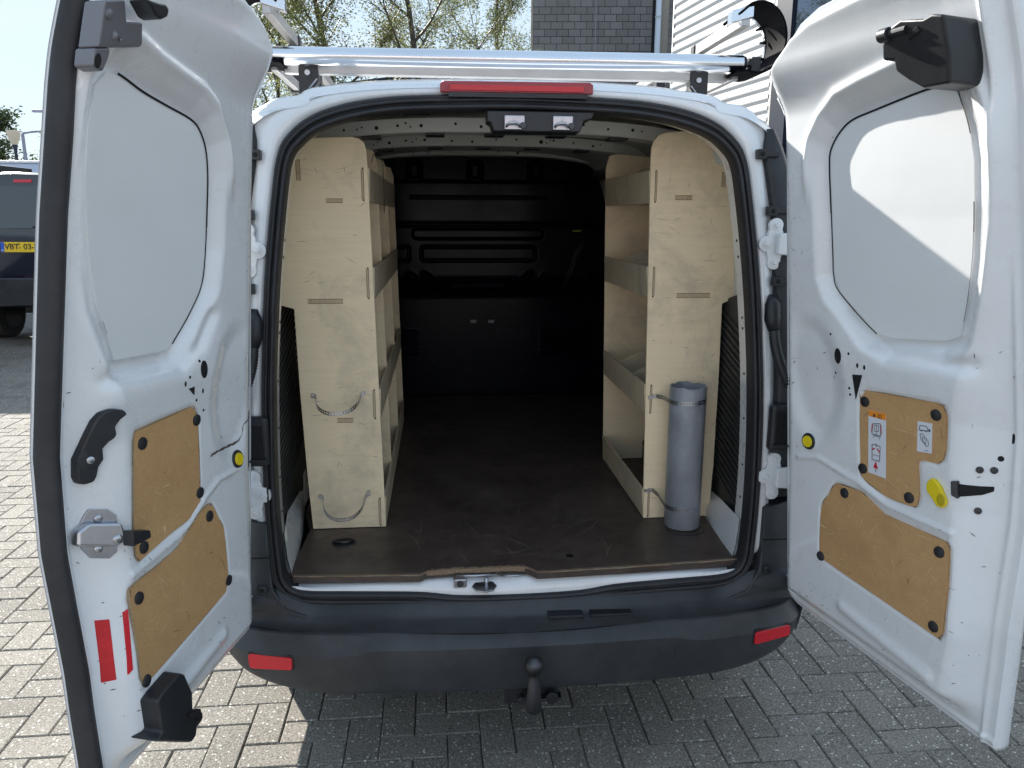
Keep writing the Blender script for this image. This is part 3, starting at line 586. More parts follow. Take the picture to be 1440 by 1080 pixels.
# plywood load floor, its worn front edge stepped round the latch
fl = [(-.660, .35), (-.668, .03), (-.655, .017), (-.30, -.006), (-.282, .012), (-.20, .022), (-.10, .020), (-.045, .022), (.0, .018), (.012, .010), (.033, -.018), (.30, -.006), (.640, .018), (.664, .05), (.676, .10), (.69, .36), (.715, .50), (.715, 2.2), (-.70, 2.2), (-.70, .50)]
load_floor = MB(); load_floor.prism(fl, lambda x, y: (x, y, .62), lambda x, y: (x, y, .597))
load_floor = load_floor.build('load_floor', FLOORPLY, van, bevel=.0012, seg=1)
eg = MB()
fe = fl[2:13]
for i in range(len(fe)-1):
    (x0, y0), (x1, y1) = fe[i], fe[i+1]
    rough_ = -.282 <= x0 < .0
    a, b_ = (.6165, .6195) if not rough_ else (.6075, .6205)
    n = 8 if rough_ or x1-x0 > .2 else 1
    for k in range(n):
        t0, t1 = k/n, (k+1)/n; xa, xb, ya, yb = x0+(x1-x0)*t0, x0+(x1-x0)*t1, y0+(y1-y0)*t0, y0+(y1-y0)*t1; j = random.Random(k+i*31).uniform(-.0012, .0012)
        o_ = .003 if rough_ else .0012
        eg.add([(xa, ya-o_, a+j), (xb, yb-o_, a+j), (xb, yb-o_, b_), (xa, ya-o_, b_), (xa, ya+.006, b_+.0008), (xb, yb+.006+(.006*math.sin(k*2.1) if rough_ else 0), b_+.0008)], [(0, 1, 2, 3), (3, 2, 5, 4)])
eg.build('worn_edge', birch('splintered_ply_edge', (.34, .24, .16), (.12, .08, .055), (30, 1, 60)), load_floor)
for (x, y, r_) in ((-.540, .235, .040), (.548, .245, .066)):
    m = MB(); n = 28; L = []
    for rr_, zz in ((r_, .6205), (r_*.96, .6225), (r_*.90, .6212), (r_*.86, .6202)):
        L.append([(x+rr_*math.cos(2*math.pi*k/n), y+rr_*math.sin(2*math.pi*k/n)*.8, zz) for k in range(n)])
    v, f = strips(L); link_mesh('tie_down_cup', v, f, DARKSTEEL if x < 0 else BLACK, load_floor, True)
    if x < 0:
        MB().cyl((x, y, .6195), (x, y, .6206), r_*.88, n=24).build('cup_bottom', HOLE, load_floor)
        MB().tube([(x-.028, y-.002, .624), (x-.015, y-.014, .627), (x+.010, y-.016, .627), (x+.028, y+.0, .624)], .0035, 6).build('tie_down_ring', DARKSTEEL, load_floor, True)
MB().cyl((.142, .078, .6195), (.142, .078, .6212), .012, n=16).build('floor_screw', DARKSTEEL, load_floor)
sr = random.Random(77); sm_ = MB()
for k in range(170):
    x, y = sr.uniform(-.36, .36) if sr.random() < .75 else sr.uniform(-.6, .6), .05+1.9*sr.random()**1.7; L_ = sr.choice((.01, .02, .04, .10, .22)); an = sr.choice((sr.gauss(0, .15), sr.gauss(1.5, .3), sr.gauss(.6, .4))); wd = sr.uniform(.0003, .0010)
    q_ = [(x+math.cos(an+.3*t)*L_*t, y+math.sin(an+.3*t)*L_*t) for t in (0, .5, 1)]
    if any(abs(a) > .39 and b > .33 for a, b in q_): continue
    nx, ny = -math.sin(an)*wd, math.cos(an)*wd
    sm_.add([(q_[0][0], q_[0][1], .6204), (q_[1][0]-nx, q_[1][1]-ny, .6204), (q_[2][0], q_[2][1], .6204), (q_[1][0]+nx, q_[1][1]+ny, .6204)], [(0, 1, 2, 3)])
sm_.build('floor_scratch', mat('floor_scratch_grey', (.26, .21, .17), .8), load_floor, kind='stuff')
# painted sill between board and weatherstrip
xs = np.linspace(-.66, .64, 60); zi = np.interp(np.abs(xs-CX), [p[0] for p in HI[:6]], [p[1] for p in HI[:6]])
dip = .020*np.exp(-((xs+.10)/.10)**2)
X = np.array([xs]*5); Yy = np.array([xs*0+.09, xs*0+.03, xs*0+.005, xs*0-.006, xs*0-.004]); Zz = np.array([xs*0+.594, .5935-dip*.25, .590-dip*.8, zi+.008, zi-.004])
sill = grid_obj('sill', X, Yy, Zz, WHITE, van)
MB().box(-.205, -.168, -.012, .04, .577, .603).build('sill_bracket', ZINC, sill, bevel=.004)
MB().cyl((-.187, -.014, .590), (-.187, -.004, .590), .010, n=14).build('bolt', DARKSTEEL, sill)
m = MB(); m.cyl((-.112, .0, .572), (-.112, .0, .600), .006, n=12); m.build('latch_pin', ZINC, sill, True)
m = MB(); m.cyl((-.118, -.010, .575), (-.118, -.010, .580), .036, n=8); m.build('latch_foot', ZINC, sill, bevel=.0015)
m = MB(); m.tube([(-.07, .01, .598), (-.045, .0, .602), (-.02, .004, .600), (.0, .012, .603)], .003, 6); m.tube([(-.20, .014, .603), (-.15, .006, .604), (-.08, .012, .603)], .004, 6); m.build('latch_rod', ZINC, sill, True)
# painted inner sills and ribbed wheel-arch trims
for sx in (-1, 1):
    pts = [(.664, .04, .625), (.668, .36, .625), (.70, .6, .625)]; L = []
    L.append([(CX+sx*x, y, .60) for x, y, z in ((.640, .035, 0), (.668, .36, 0), (.70, .60, 0), (.71, 1.2, 0))])
    L.append([(CX+sx*x, y, z) for x, y, z in ((.652, .034, .66), (.672, .36, .66), (.703, .60, .66), (.713, 1.2, .66))])
    L.append([(CX+sx*x, y, z) for x, y, z in ((.657, .034, .74), (.700, .30, .70), (.712, .60, .70), (.722, 1.2, .70))])
    v, f = strips(L, False); link_mesh('inner_sill', v, f, WHITE, van, True)
    outline = [(.10, .655), (.16, .648), (.30, .675), (1.05, .66), (1.05, 1.34), (.46, 1.335), (.40, 1.345), (.24, 1.385), (.155, 1.39), (.125, 1.05), (.10, .80)]
    x0 = CX+sx*.700
    t = MB(); t.prism(outline, lambda y, z: (x0, y, z), lambda y, z: (x0+sx*.02, y, z)); tr = t.build('wheel_arch_trim', TRIM, van, bevel=.004)
    rb = MB()
    for k in range(24):
        z = .72+.023*k; ya = .145 if z < 1.15 else .17; yb = .62
        if z < .86: ya = .145+.0
        zz = z; rb.prism([(ya, zz), (yb, zz+.13), (yb, zz+.137), (ya, zz+.009)], lambda y, z: (x0-sx*.006, y, z), lambda y, z: (x0+sx*.001, y, z))
    rb.build('trim_rib', TRIM, tr, kind='stuff')

# ------------------------------------------------------------------ hinges, bump stops, cable boots on the pillars
def bolt(p, r_, parent, m=WHITE):
    x, y, z = p; MB().cyl((x, y+.004, z), (x, y-.003, z), r_*1.5, n=18).build('washer', m, parent)
    return MB().cyl((x, y, z), (x, y-.010, z), r_, r_*.85, 6).build('bolt', m, parent, bevel=.0012)
def blob(cx, cz, lobes, y, th, name, m, parent):
    # plate whose outline is the hull of round lobes
    pts = []
    n = 72
    for k in range(n):
        a = 2*math.pi*k/n; best = 0
        for lx, lz, r_ in lobes:
            dx, dz = math.cos(a), math.sin(a); b = lx*dx+lz*dz; c = lx*lx+lz*lz-r_*r_; dsc = b*b-c
            if dsc > 0: best = max(best, b+math.sqrt(dsc))
        pts.append((cx+math.cos(a)*best, cz+math.sin(a)*best))
    return MB().prism(pts, lambda x, z: (x, y, z), lambda x, z: (x, y+th, z)).build(name, m, parent, bevel=.0025)
for sx, cx, cz in ((-1, -.722, 1.521), (-1, -.738, .872), (1, .688, 1.538), (1, .712, .884)):
    y = float(ry(cz))-.012; s_ = -sx
    hg = blob(cx, cz, [(0, .050, .020), (0, -.050, .020), (s_*.024, 0, .022), (0, 0, .030), (0, .025, .022), (0, -.025, .022)], y, .016, 'hinge_plate', WHITE, van)
    for dx, dz in ((0, .050), (0, -.050), (s_*.024, 0)): bolt((cx+dx, y, cz+dz), .0075, hg)
    ax = cx+sx*.062
    m = MB(); m.prism([(cx-.0*sx, cz+.028), (ax, cz+.034), (ax, cz-.034), (cx-.0*sx, cz-.028)], lambda x, z: (x, y-.022, z), lambda x, z: (x, y-.004, z)); m.build('hinge_arm', WHITE, hg, bevel=.005)
    m = MB().cyl((ax, y-.016, cz+.040), (ax, y-.016, cz-.040), .013, n=16); m.build('hinge_pin', WHITE, hg, True)
for sx, lst in ((-1, [(-.694, 1.761), (-.717, 1.611), (-.722, 1.423)]), (1, [(.645, 1.777), (.677, 1.626), (.696, 1.437)])):
    for x, z in lst:
        y = float(ry(z))
        m = MB(); m.box(x-.013, x+.013, y-.020, y+.004, z-.013, z+.013); m.box(min(x, x+sx*.05), max(x, x+sx*.05), y-.016, y-.004, z-.007, z+.007)
        bs = m.build('bump_stop', BLACK, van, bevel=.002); MB().cyl((x, y-.019, z), (x, y-.0235, z), .007, .005, 10).build('stop_screw', HOLE, bs)
for sx, x, z in ((-1, -.712, 1.325), (1, .682, 1.355)):
    y = float(ry(z)); m = MB(); P = [(x, y-.005, z+.045), (x, y-.015, z+.02), (x, y-.02, z-.02), (x+sx*.006, y-.024, z-.05)]
    rr_ = [.010, .021, .022, .017]
    bt = MB().tube(P, rr_, 14).build('cable_boot', BLACK, van, True)
    pp = []; rs = []
    for k in range(44):
        t = k/43; pp.append((x+sx*(.006+.045*t*t), y-.024-.03*t, z-.05-.15*t)); rs.append(.0135+.003*(k % 2))
    MB().tube(pp, rs, 12).build('cable_sleeve', BLACK, bt, True)
for sx, x, z in ((-1, -.722, 1.024), (1, .722, 1.030)):
    m = MB(); m.box(x-.036, x+.036, -.030, .004, z-.068, z+.068); sk = m.build('check_strap_socket', BLACK, van, bevel=.012, seg=3)
    MB().box(x-.020, x+.020, -.033, -.0295, z-.046, z+.046).build('socket_opening', HOLE, sk, bevel=.0)
    MB().box(x-.030, x+.030, -.040, -.028, z-.052, z-.044).build('socket_lip', BLACK, sk, bevel=.003)

# ------------------------------------------------------------------ rear bumper
plan = [(-.905, .62), (-.915, .35), (-.895, .16), (-.865, .055), (-.82, -.020), (-.76, -.066), (-.65, -.100), (-.45, -.125), (-.2, -.138), (0, -.141), (.2, -.138), (.45, -.125), (.65, -.100), (.76, -.066), (.82, -.020), (.865, .055), (.895, .16), (.915, .35), (.905, .62)]
PL = catmull(plan, 8, False)
def nrm(P):
    d = np.gradient(P, axis=0); d /= np.linalg.norm(d, axis=1)[:, None]; return np.column_stack([d[:, 1], -d[:, 0]])
NB = nrm(PL)
kk = np.clip((np.abs(PL[:, 0])-.50)/.36, 0, 1)         # how far towards the corner
mid = 1-ss(.40, .50, np.abs(PL[:, 0]))                   # raised centre field
def brow(off, z): 
    P = PL-NB*np.asarray(off)[:, None] if np.ndim(off) else PL-NB*off
    return np.column_stack([P[:, 0]+CX*.5, P[:, 1], z])
zb = .325+.075*kk**2
aX = np.abs(PL[:, 0]); ztop = .484+.013*ss(.1, .45, aX); zled = .450+.018*mid
one = np.ones(len(PL))
rows = [brow(.16, zb+.005), brow(.05, zb-.008), brow(.012, zb), brow(.0, zb+.022), brow(-.003+0*one, zled-.006), brow(.001, zled), brow(.022, ztop-.002), brow(.030, ztop+.002)]
v, f = strips(rows, False)
bumper = link_mesh('bumper', v, f, BUMPER, van, True); bumper.data.set_sharp_from_angle(angle=R(28))
# top tread of the bumper up to the weatherstrip, rising to the cheeks
xs = np.linspace(-.86, .86, 90); yb = np.interp(xs, PL[20:-20, 0], PL[20:-20, 1])
zt0 = np.interp(np.abs(xs), [0, .5, .86], [.486, .499, .503]); ks = ss(.56, .70, np.abs(xs))
g0 = [(xs, yb+.029, zt0+.001), (xs, yb+.05, zt0+.004), (xs, np.maximum(yb+.06, -.050), zt0+.010+.006*ks), (xs, xs*0-.036+.01*ks, zt0+.018+.02*ks), (xs, xs*0-.030, .520+.05*ks), (xs, xs*0-.006, .545+.05*ks)]
X = np.array([a for a, _, _ in g0]); Yy = np.array([b for _, b, _ in g0]); Zz = np.array([c+0*xs for _, _, c in g0])
grid_obj('bumper_tread', X+CX*.5, Yy, Zz, BUMPER, bumper)
for xa_, xb_ in ((.06, .16), (.18, .30)): MB().box(xa_, xb_, -.070, -.030, .497, .5075).build('tread_pad', BLACK, bumper, bevel=.002)
for sx in (-1, 1):   # cheeks climbing beside the opening
    o_ = [(.700, .79), (.885, .81), (.90, .60), (.86, .50), (.62, .50), (.60, .522), (.66, .545), (.695, .60), (.700, .67)]
    m = MB(); m.prism(o_, lambda x, z: (CX*.5+sx*x, -.020-.02*max(0, .62-z)/.1+.09*max(0, (x-.78)/.12)**2, z), lambda x, z: (CX*.5+sx*x, .03+.09*max(0, (x-.78)/.12)**2, z)); ck = m.build('bumper_cheek', BUMPER, bumper, bevel=.005)
    MB().box(CX*.5+sx*.79-.09, CX*.5+sx*.79+.09, -.0225, -.0195, .693, .6955).build('panel_gap', HOLE, ck)
    x = sx*.722-.01; mm = MB(); mm.cyl((x, -.021, .600), (x, -.028, .600), .016, .013, 20); sc = mm.build('cheek_screw', BLACK, ck, bevel=.002)
    MB().cyl((x, -.028, .600), (x, -.0295, .600), .006, n=6).build('screw_socket', HOLE, ck)
def bpt(x, z, out=0):   # point on the bumper face
    xx = x-CX*.5; s_ = slice(18, -18); y_ = np.interp(xx, PL[s_, 0], PL[s_, 1]); n0, n1 = np.interp(xx, PL[s_, 0], NB[s_, 0]), np.interp(xx, PL[s_, 0], NB[s_, 1]); return (xx+n0*out+CX*.5, float(y_+n1*out), z)
for lst, nm in (([(-.767, .434), (-.765, .402), (-.758, .396), (-.650, .404), (-.645, .409), (-.644, .436), (-.650, .441), (-.760, .440)], 0), ([(.650, .414), (.651, .442), (.658, .448), (.765, .444), (.773, .438), (.774, .413), (.767, .408), (.656, .410)], 1)):
    # fog reflector set in a shallow bezel
    cx_ = sum(p[0] for p in lst)/len(lst); cz_ = sum(p[1] for p in lst)/len(lst)
    L0 = []
    for x, z in lst: L0.append((cx_+(x-cx_)*1.07, cz_+(z-cz_)*1.28))
    m = MB(); m.prism(L0, lambda x, z: bpt(x, z, .0045), lambda x, z: bpt(x, z, -.004)); bz_ = m.build('reflector_bezel', BLACK, bumper, bevel=.001)
    m = MB(); m.prism(lst, lambda x, z: bpt(x, z, .0085), lambda x, z: bpt(x, z, -.002)); m.build('reflector', RED, bumper, bevel=.002)
L = []
for r_, o_ in ((.026, .0035), (.0245, .0055), (.0235, .0035)):
    L.append([bpt(.388+r_*math.cos(t), .410+r_*math.sin(t), o_) for t in np.linspace(0, 2*math.pi, 28, endpoint=False)])
v, f = strips(L); link_mesh('towing_eye_cover', v, f, BUMPER, bumper, True)
# tow bar
ball = MB(); pr_ = [(0, .476), (.010, .475), (.020, .468), (.0245, .459), (.0255, .448), (.022, .434), (.014, .425), (.013, .420), (.0165, .405), (.019, .36), (.022, .325), (.018, .315), (0, .315)]
L = [[(.001+r_*math.cos(t), -.215+r_*math.sin(t), z) for t in np.linspace(0, 2*math.pi, 24, endpoint=False)] for r_, z in pr_]
v, f = strips(L); towbar = link_mesh('tow_bar', v, f, DARKSTEEL, van, True)
MB().tube([(.001, -.215, .35), (.001, -.21, .328), (.003, -.16, .312), (.004, .1, .300)], .020, 12).build('tow_neck', DARKSTEEL, towbar, True)
m = MB(); m.box(-.070, .085, -.115, -.100, .268, .335); m.build('tow_socket_plate', BLACK, towbar, bevel=.006)
MB().cyl((.062, -.115, .296), (.062, -.142, .296), .018, n=18).build('tow_socket', BLACK, towbar, bevel=.003); MB().cyl((-.022, -.115, .290), (-.022, -.138, .290), .012, n=14).build('tow_eye', BLACK, towbar, bevel=.003)
MB().box(.03, .09, -.14, -.105, .290, .296).build('safety_lug', DARKSTEEL, towbar, bevel=.001)
# wheels
def wheel(x, y):
    w = MB(); s = 1 if x > 0 else -1
    prf = [(.195, -.09), (.30, -.10), (.322, -.075), (.327, 0), (.322, .075), (.30, .10), (.195, .09)]
    L = [[(x+o_, y+r_*math.cos(t), .325+r_*math.sin(t)) for t in np.linspace(0, 2*math.pi, 36, endpoint=False)] for r_, o_ in prf]
    v, f = strips(L); wh = link_mesh('wheel', v, f, TYRE, van, True)
    rm = MB(); rm.cyl((x+s*.05, y, .325), (x+s*.085, y, .325), .195, .19, 32); rm.build('rim', ALU_M, wh, bevel=.006)
    MB().cyl((x+s*.085, y, .325), (x+s*.10, y, .325), .06, .04, 16).build('hub_cap', BLACK, wh, bevel=.004)
    MB().cyl((x+s*.03, y, .345), (x+s*.119, y, .345), .385, n=40).build('wheel_arch', BLACK, van)
for x in (-.80, .80):
    for y in (.98, 3.62): wheel(x, y)
# ================================================================== REAR DOORS
SCRATCH = mat('raw_scratch', (.72, .50, .28), .7)
NDIR = {s: door_axes(s)[1] for s in 'LR'}
def dP(side, u, z, w): x, y, zz = door_point(side, np.float64(u), w, np.float64(z)); return (float(x), float(y), float(zz))
def hgt(side, u, z): return float(relief(side, u, z, DOOR[side]))
def row_plate(name, side, poly, w0, th, m, parent, follow=False, nu=14, nz=None, smooth=True, rnd=.002):
    """plate whose outline is poly in (u, z): scan-line grid on top, walls down to w0-th"""
    P = np.array(poly); z0, z1 = P[:, 1].min()+1e-4, P[:, 1].max()-1e-4
    nz = nz or max(8, int((z1-z0)/.006)); rows = []
    zs = np.unique(np.concatenate([np.linspace(z0, z1, nz), np.clip(P[:, 1], z0, z1)]))
    zs = zs[np.concatenate([[True], np.diff(zs) > 4e-4])]
    for z in zs:
        xs = []
        for i in range(len(P)):
            (xa, ya), (xb, yb) = P[i], P[(i+1) % len(P)]
            if (ya > z) != (yb > z): xs.append(xa+(z-ya)*(xb-xa)/(yb-ya))
        if len(xs) < 2: xs = [P[np.argmin(abs(P[:, 1]-z)), 0]]*2
        rows.append((z, min(xs), max(xs)))
    def W(u, z): return (hgt(side, u, z) if follow else 0)+w0
    top = []; 
    for z, a, b in rows: top.append([dP(side, a+(b-a)*k/nu, z, W(a+(b-a)*k/nu, z)) for k in range(nu+1)])
    v, f = strips(top, False); nr = len(rows); n1 = nu+1
    # border loop
    bl = [(0, k) for k in range(n1)]+[(i, nu) for i in range(1, nr)]+[(nr-1, k) for k in range(nu-1, -1, -1)]+[(i, 0) for i in range(nr-2, 0, -1)]
    base = len(v)
    for i, k in bl:
        z, a, b = rows[i]; u = a+(b-a)*k/nu; v.append(dP(side, u, z, W(u, z)-th))
    for j in range(len(bl)):
        i0, k0 = bl[j]; i1, k1 = bl[(j+1) % len(bl)]; f.append((i0*n1+k0, i1*n1+k1, base+(j+1) % len(bl), base+j))
    o = link_mesh(name, v, f, m, parent, smooth); o.data.set_sharp_from_angle(angle=R(40)); return o
def frame_at(side, u, z, w):
    """local frame of the surface: origin, along-u axis, up axis, outward normal"""
    e = .004; p = Vector(dP(side, u, z, w)); h0 = hgt(side, u, z)
    pu = Vector(dP(side, u+e, z, w+hgt(side, u+e, z)-h0))-p; pz = Vector(dP(side, u, z+e, w+hgt(side, u, z+e)-h0))-p
    pu.normalize(); pz = (pz-pu*pz.dot(pu)).normalized(); n = pu.cross(pz)
    nd_ = Vector((NDIR[side][0], NDIR[side][1], 0))
    if n.dot(nd_) < 0: n = -n
    return p, pu, pz, n
def disc(name, side, u, z, r_, m, parent, hh=.004, w=None, prof=None, n=20, rz=None):
    w = hgt(side, u, z) if w is None else w
    p, a, b, nn = frame_at(side, u, z, w); rz = rz or r_
    prof = prof or [(1.0, 0), (.95, .6), (.7, .92), (0.02, 1.0)]
    L = [[tuple(p+a*(r_*k*math.cos(t))+b*(rz*k*math.sin(t))+nn*(hh*q)) for t in np.linspace(0, 2*math.pi, n, endpoint=False)] for k, q in prof]
    v, f = strips(L); f.append(tuple(range(len(v)-n, len(v)))); o = link_mesh(name, v, f, m, parent, True); o.data.set_sharp_from_angle(angle=R(50)); return o

def build_door(side):
    D = DOOR[side]; left = side == 'L'
    us = np.concatenate([np.linspace(0, .05, 12)[:-1], np.linspace(.05, .56, 110)[:-1], np.linspace(.56, DW-(.008 if left else 0), 48)])
    ts = np.concatenate([np.linspace(0, .06, 26)[:-1], np.linspace(.06, .93, 250)[:-1], np.linspace(.93, 1, 24)])
    U, T = np.meshgrid(us, ts); zb_, zt_ = z_bot(U), z_top(U); Z = zb_+(zt_-zb_)*T
    Wd = relief(side, U, Z, D)
    X, Y, Zw = door_point(side, U, Wd, Z)
    door = grid_obj('rear_door', X, Y, Zw, WHITE, van)
    door['label'] = ('left rear door with grey top latch, black grip handle and two tan hardboard panels' if left else 'right rear door with black roller housing, warning labels and yellow release handle')
    # outer skin with folded edge
    ue = np.linspace(0, DW+(-.006 if left else .006), 24); te = np.linspace(0, 1, 60); U2, T2 = np.meshgrid(ue, te); Uc = np.minimum(U2, DW); Z2 = z_bot(Uc)-.004+(z_top(Uc)-z_bot(Uc)+.008)*T2
    bulge = -.010-.020*np.sin(np.pi*np.clip(T2, 0, 1))*np.sin(np.pi*np.clip(U2/DW, 0, 1))
    X2, Y2, Z2w = door_point(side, U2, bulge, Z2)
    grid_obj('outer_skin', X2, Y2, Z2w, WHITE, door)
    e = []; E0 = []; E1 = []
    bl = [(U[0, k], Z[0, k]) for k in range(U.shape[1])]+[(U[i, -1], Z[i, -1]) for i in range(1, U.shape[0])]+[(U[-1, k], Z[-1, k]) for k in range(U.shape[1]-2, -1, -1)]+[(U[i, 0], Z[i, 0]) for i in range(U.shape[0]-2, 0, -1)]
    cu_, cz_ = .345, 1.25
    L = []
    for q, (du, w) in enumerate(((0, None), (.0035, .024), (.006, .010), (.006, -.004), (.003, -.011))):
        row = []
        for (u, z) in bl:
            uu = u+((0 if left else du) if u > us[-1]-1e-6 else (-du if u < 1e-6 else 0)); bz0, bz1 = float(z_bot(u)), float(z_top(u)); zz = z+(du if z > bz1-1e-6 else (-du if z < bz0+1e-6 else 0))
            ww = float(relief(side, u, z, D)); ww = ww if w is None else min(w, ww)
            x_, y_, z_ = door_point(side, np.float64(uu), ww, np.float64(zz)); row.append((float(x_), float(y_), float(z_)))
        L.append(row)
    v, f = strips(L); link_mesh('hem', v, f, WHITE, door, True)
    # window blank
    row_plate('window_blank', side, D['win'], .0515, .012, BLANK, door, nu=24)
    # dark sealant line round the blank
    g = MB(); P = np.array(D['win']); P = catmull(P, 4); N_ = nrm(P)
    sgn = 1 if sdf(D['win'], *(P[5]+N_[5]*.003)) > 0 else -1
    # outside of the blank only where the photograph shows the gap: top, hinge side and slanted lower edge
    sel = [i for i in range(len(P)) if (P[i, 1] > 1.40 and P[i, 0] < .60) or (P[i, 0] < .42 and P[i, 1] > 1.352)]
    def gp(i, o_, w): u, z = P[i]+N_[i]*sgn*o_; return dP(side, u, z, w)
    for i in range(len(P)):
        j = (i+1) % len(P)
        if i in sel and j in sel:
            wd = .0032 if P[i, 1] > 1.6 else .0018
            g.add([gp(i, -.0005, .0530), gp(j, -.0005, .0530), gp(j, wd, .0545), gp(i, wd, .0545)], [(0, 1, 2, 3)])
    g.build('sealant_line', HOLE, door, kind='stuff')
    # hardboards with push rivets
    for bn, fn in (('board1', 'fast1'), ('board2', 'fast2')):
        row_plate('hardboard_panel', side, D[bn], .0885 if True else 0, .006, HARD, door, nu=20)
        P = catmull(D[bn], 3); N_ = nrm(P); s_ = 1 if sdf(D[bn], *(P[4]+N_[4]*.002)) > 0 else -1
        L = [[dP(side, *(P[i]+N_[i]*s_*o_), w) for i in range(len(P))] for o_, w in ((.0, .0882), (.0014, .0872), (.0016, .080))]
        v, f = strips(L); link_mesh('panel_edge', v, f, PLYEDGE, door, False)
        for u, z in D[fn]: disc('push_rivet', side, u, z, .0125, BLACK, door, .0045, w=.0885)
    rs = random.Random(21 if left else 22); m = MB(); md = MB()
    for bn, n in (('board1', 34), ('board2', 60)):
        Pb = np.array(D[bn]); (ua_, za_), (ub_, zb3_) = Pb.min(0), Pb.max(0)
        for k in range(n):
            u, z = rs.uniform(ua_, ub_), rs.uniform(za_, zb3_); L_ = rs.choice((.006, .010, .016, .03, .06)); an = rs.choice((rs.gauss(.7, .3), rs.gauss(-.6, .4), rs.gauss(1.5, .3))); wd = rs.uniform(.00025, .0007)*(1.3 if L_ < .02 else 1); bend = rs.uniform(-.25, .25)
            pts = [(u+math.cos(an+bend*t)*L_*t, z+math.sin(an+bend*t)*L_*t) for t in (0, .33, .66, 1)]
            if max(float(sdf(D[bn], a, b)) for a, b in pts) > -.006: continue
            nx, nz_ = -math.sin(an), math.cos(an); T_ = m if rs.random() < .82 else md
            for (a0, b0), (a1, b1), w0_, w1_ in ((pts[0], pts[1], .2, 1), (pts[1], pts[2], 1, .8), (pts[2], pts[3], .8, .1)):
                T_.add([dP(side, a0-nx*wd*w0_, b0-nz_*wd*w0_, .0889), dP(side, a1-nx*wd*w1_, b1-nz_*wd*w1_, .0889), dP(side, a1+nx*wd*w1_, b1+nz_*wd*w1_, .0889), dP(side, a0+nx*wd*w0_, b0+nz_*wd*w0_, .0889)], [(0, 1, 2, 3)])
    m.build('board_scratch', SCRATCH, door, kind='stuff'); md.build('board_mark', SCUFF, door, kind='stuff')
    # rubber plug with yellow centre
    u, z = D['plug'][0]; w = hgt(side, u, z)
    disc('grommet', side, u, z, .0215, BLACK, door, .004, w=w)
    disc('yellow_cap', side, u, z, .0150, YELLOW, door, .0022, w=w+.0038, prof=[(1, 0), (.95, 1), (.75, .5), (.7, 1), (.02, 1)])
    # openings in the steel
    u, z = D['hole'][0]; disc('access_hole', side, u, z, .0125, HOLE, door, .0006, rz=.019)
    for i, (u, z) in enumerate(D['holes']): disc('drilled_hole', side, u, z, .0034, HOLE, door, .0006, rz=.0034 if i not in (2, 3) else .006, n=10)
    tri = D.get('tri') or [(.366, 1.262), (.386, 1.262), (.366, 1.244)]
    row_plate('access_hole', side, tri, .0012, .003, HOLE, door, follow=True, nu=6, nz=12)
    rng = random.Random(5 if left else 9); m = MB()
    # paint chips and scratches worn into the paint
    spots = [(.10, .145, 1.0, 1.7, 16), (.56, .66, .62, 1.0, 14), (.60, .66, 1.05, 1.5, 8), (.08, .5, .57, .70, 26), (.1, .3, 1.1, 1.3, 10), (.36, .56, .92, .97, 12), (.05, .09, .6, 1.6, 14)]
    for a, b, c, d_, n in spots:
        for k in range(n):
            u, z = rng.uniform(a, b), rng.uniform(c, d_); L_ = rng.choice((.002, .003, .004, .008, .014)); an = rng.uniform(-.9, .9)+(.6 if rng.random() < .5 else 0); wd = rng.uniform(.0005, .0012)
            du, dz = math.cos(an)*L_, math.sin(an)*L_; pu, pz = -math.sin(an)*wd, math.cos(an)*wd
            q = [(u-pu, z-pz), (u+du*.5-pu*1.5, z+dz*.5-pz), (u+du, z+dz), (u+du*.5+pu, z+dz*.5+pz)]
            m.add([dP(side, uu, zz, hgt(side, uu, zz)+.0007) for uu, zz in q], [(0, 1, 2, 3)])
    m.build('paint_chip', SCUFF, door, kind='stuff')
    if left:
        # long scrape near the hinge
        P = catmull(D['scuff'], 5, False); m = MB(); rr_ = random.Random(3)
        vv = []; 
        for i, (u, z) in enumerate(P):
            wd = .0016+.0022*rr_.random()*(1 if i % 3 else .3); vv += [dP(side, u-wd*.6, z+wd, hgt(side, u, z)+.0016), dP(side, u+wd*.6, z-wd, hgt(side, u, z)+.0016)]
        m.add(vv, [(2*i, 2*i+2, 2*i+3, 2*i+1) for i in range(len(P)-1)]); m.build('scrape', SCUFF, door)
        # thick rubber lip along the free edge
        L = []
        for t in np.linspace(0, 1, 90):
            z = .52+(2.068-.52)*t; ridge = .0008*math.sin(t*420)
            L.append([dP(side, DW+o_, z, w+.0) for o_, w in ((-.024, .030), (-.021, .0375), (-.011, .040), (-.004+ridge, .036), (-.0005, .026), (.0+ridge, .014), (.0, .003), (-.006, -.004), (-.012, .0))])
        v, f = strips(L, False); link_mesh('edge_seal', v, f, SEALD, door, True)
        # grip
        lift = .016
        gp_ = D['grip']
        m = MB(); m.prism([(p[0], p[1]) for p in gp_], lambda u, z: dP(side, u, z, hgt(side, u, z)+lift), lambda u, z: dP(side, u, z, hgt(side, u, z)-.001)); gr = m.build('grip_handle', BLACK, door, bevel=.004)
        u, z = D['gripscrew'][0]; disc('grip_boss', side, u, z, .020, BLACK, door, .003, w=hgt(side, u, z)+lift); disc('grip_screw', side, u, z, .007, ZINC, door, .003, w=hgt(side, u, z)+lift+.003)
        # latch striker
        m = MB(); m.prism(D['latchplate'], lambda u, z: dP(side, u, z, hgt(side, u, z)+.004), lambda u, z: dP(side, u, z, hgt(side, u, z)-.002)); m.build('latch_plate', ZINC, door, bevel=.001)
        m = MB(); m.prism(D['latchbox'], lambda u, z: dP(side, u, z, hgt(side, u, z)+.022), lambda u, z: dP(side, u, z, hgt(side, u, z)+.003)); m.build('latch_box', ZINC, door, bevel=.005)
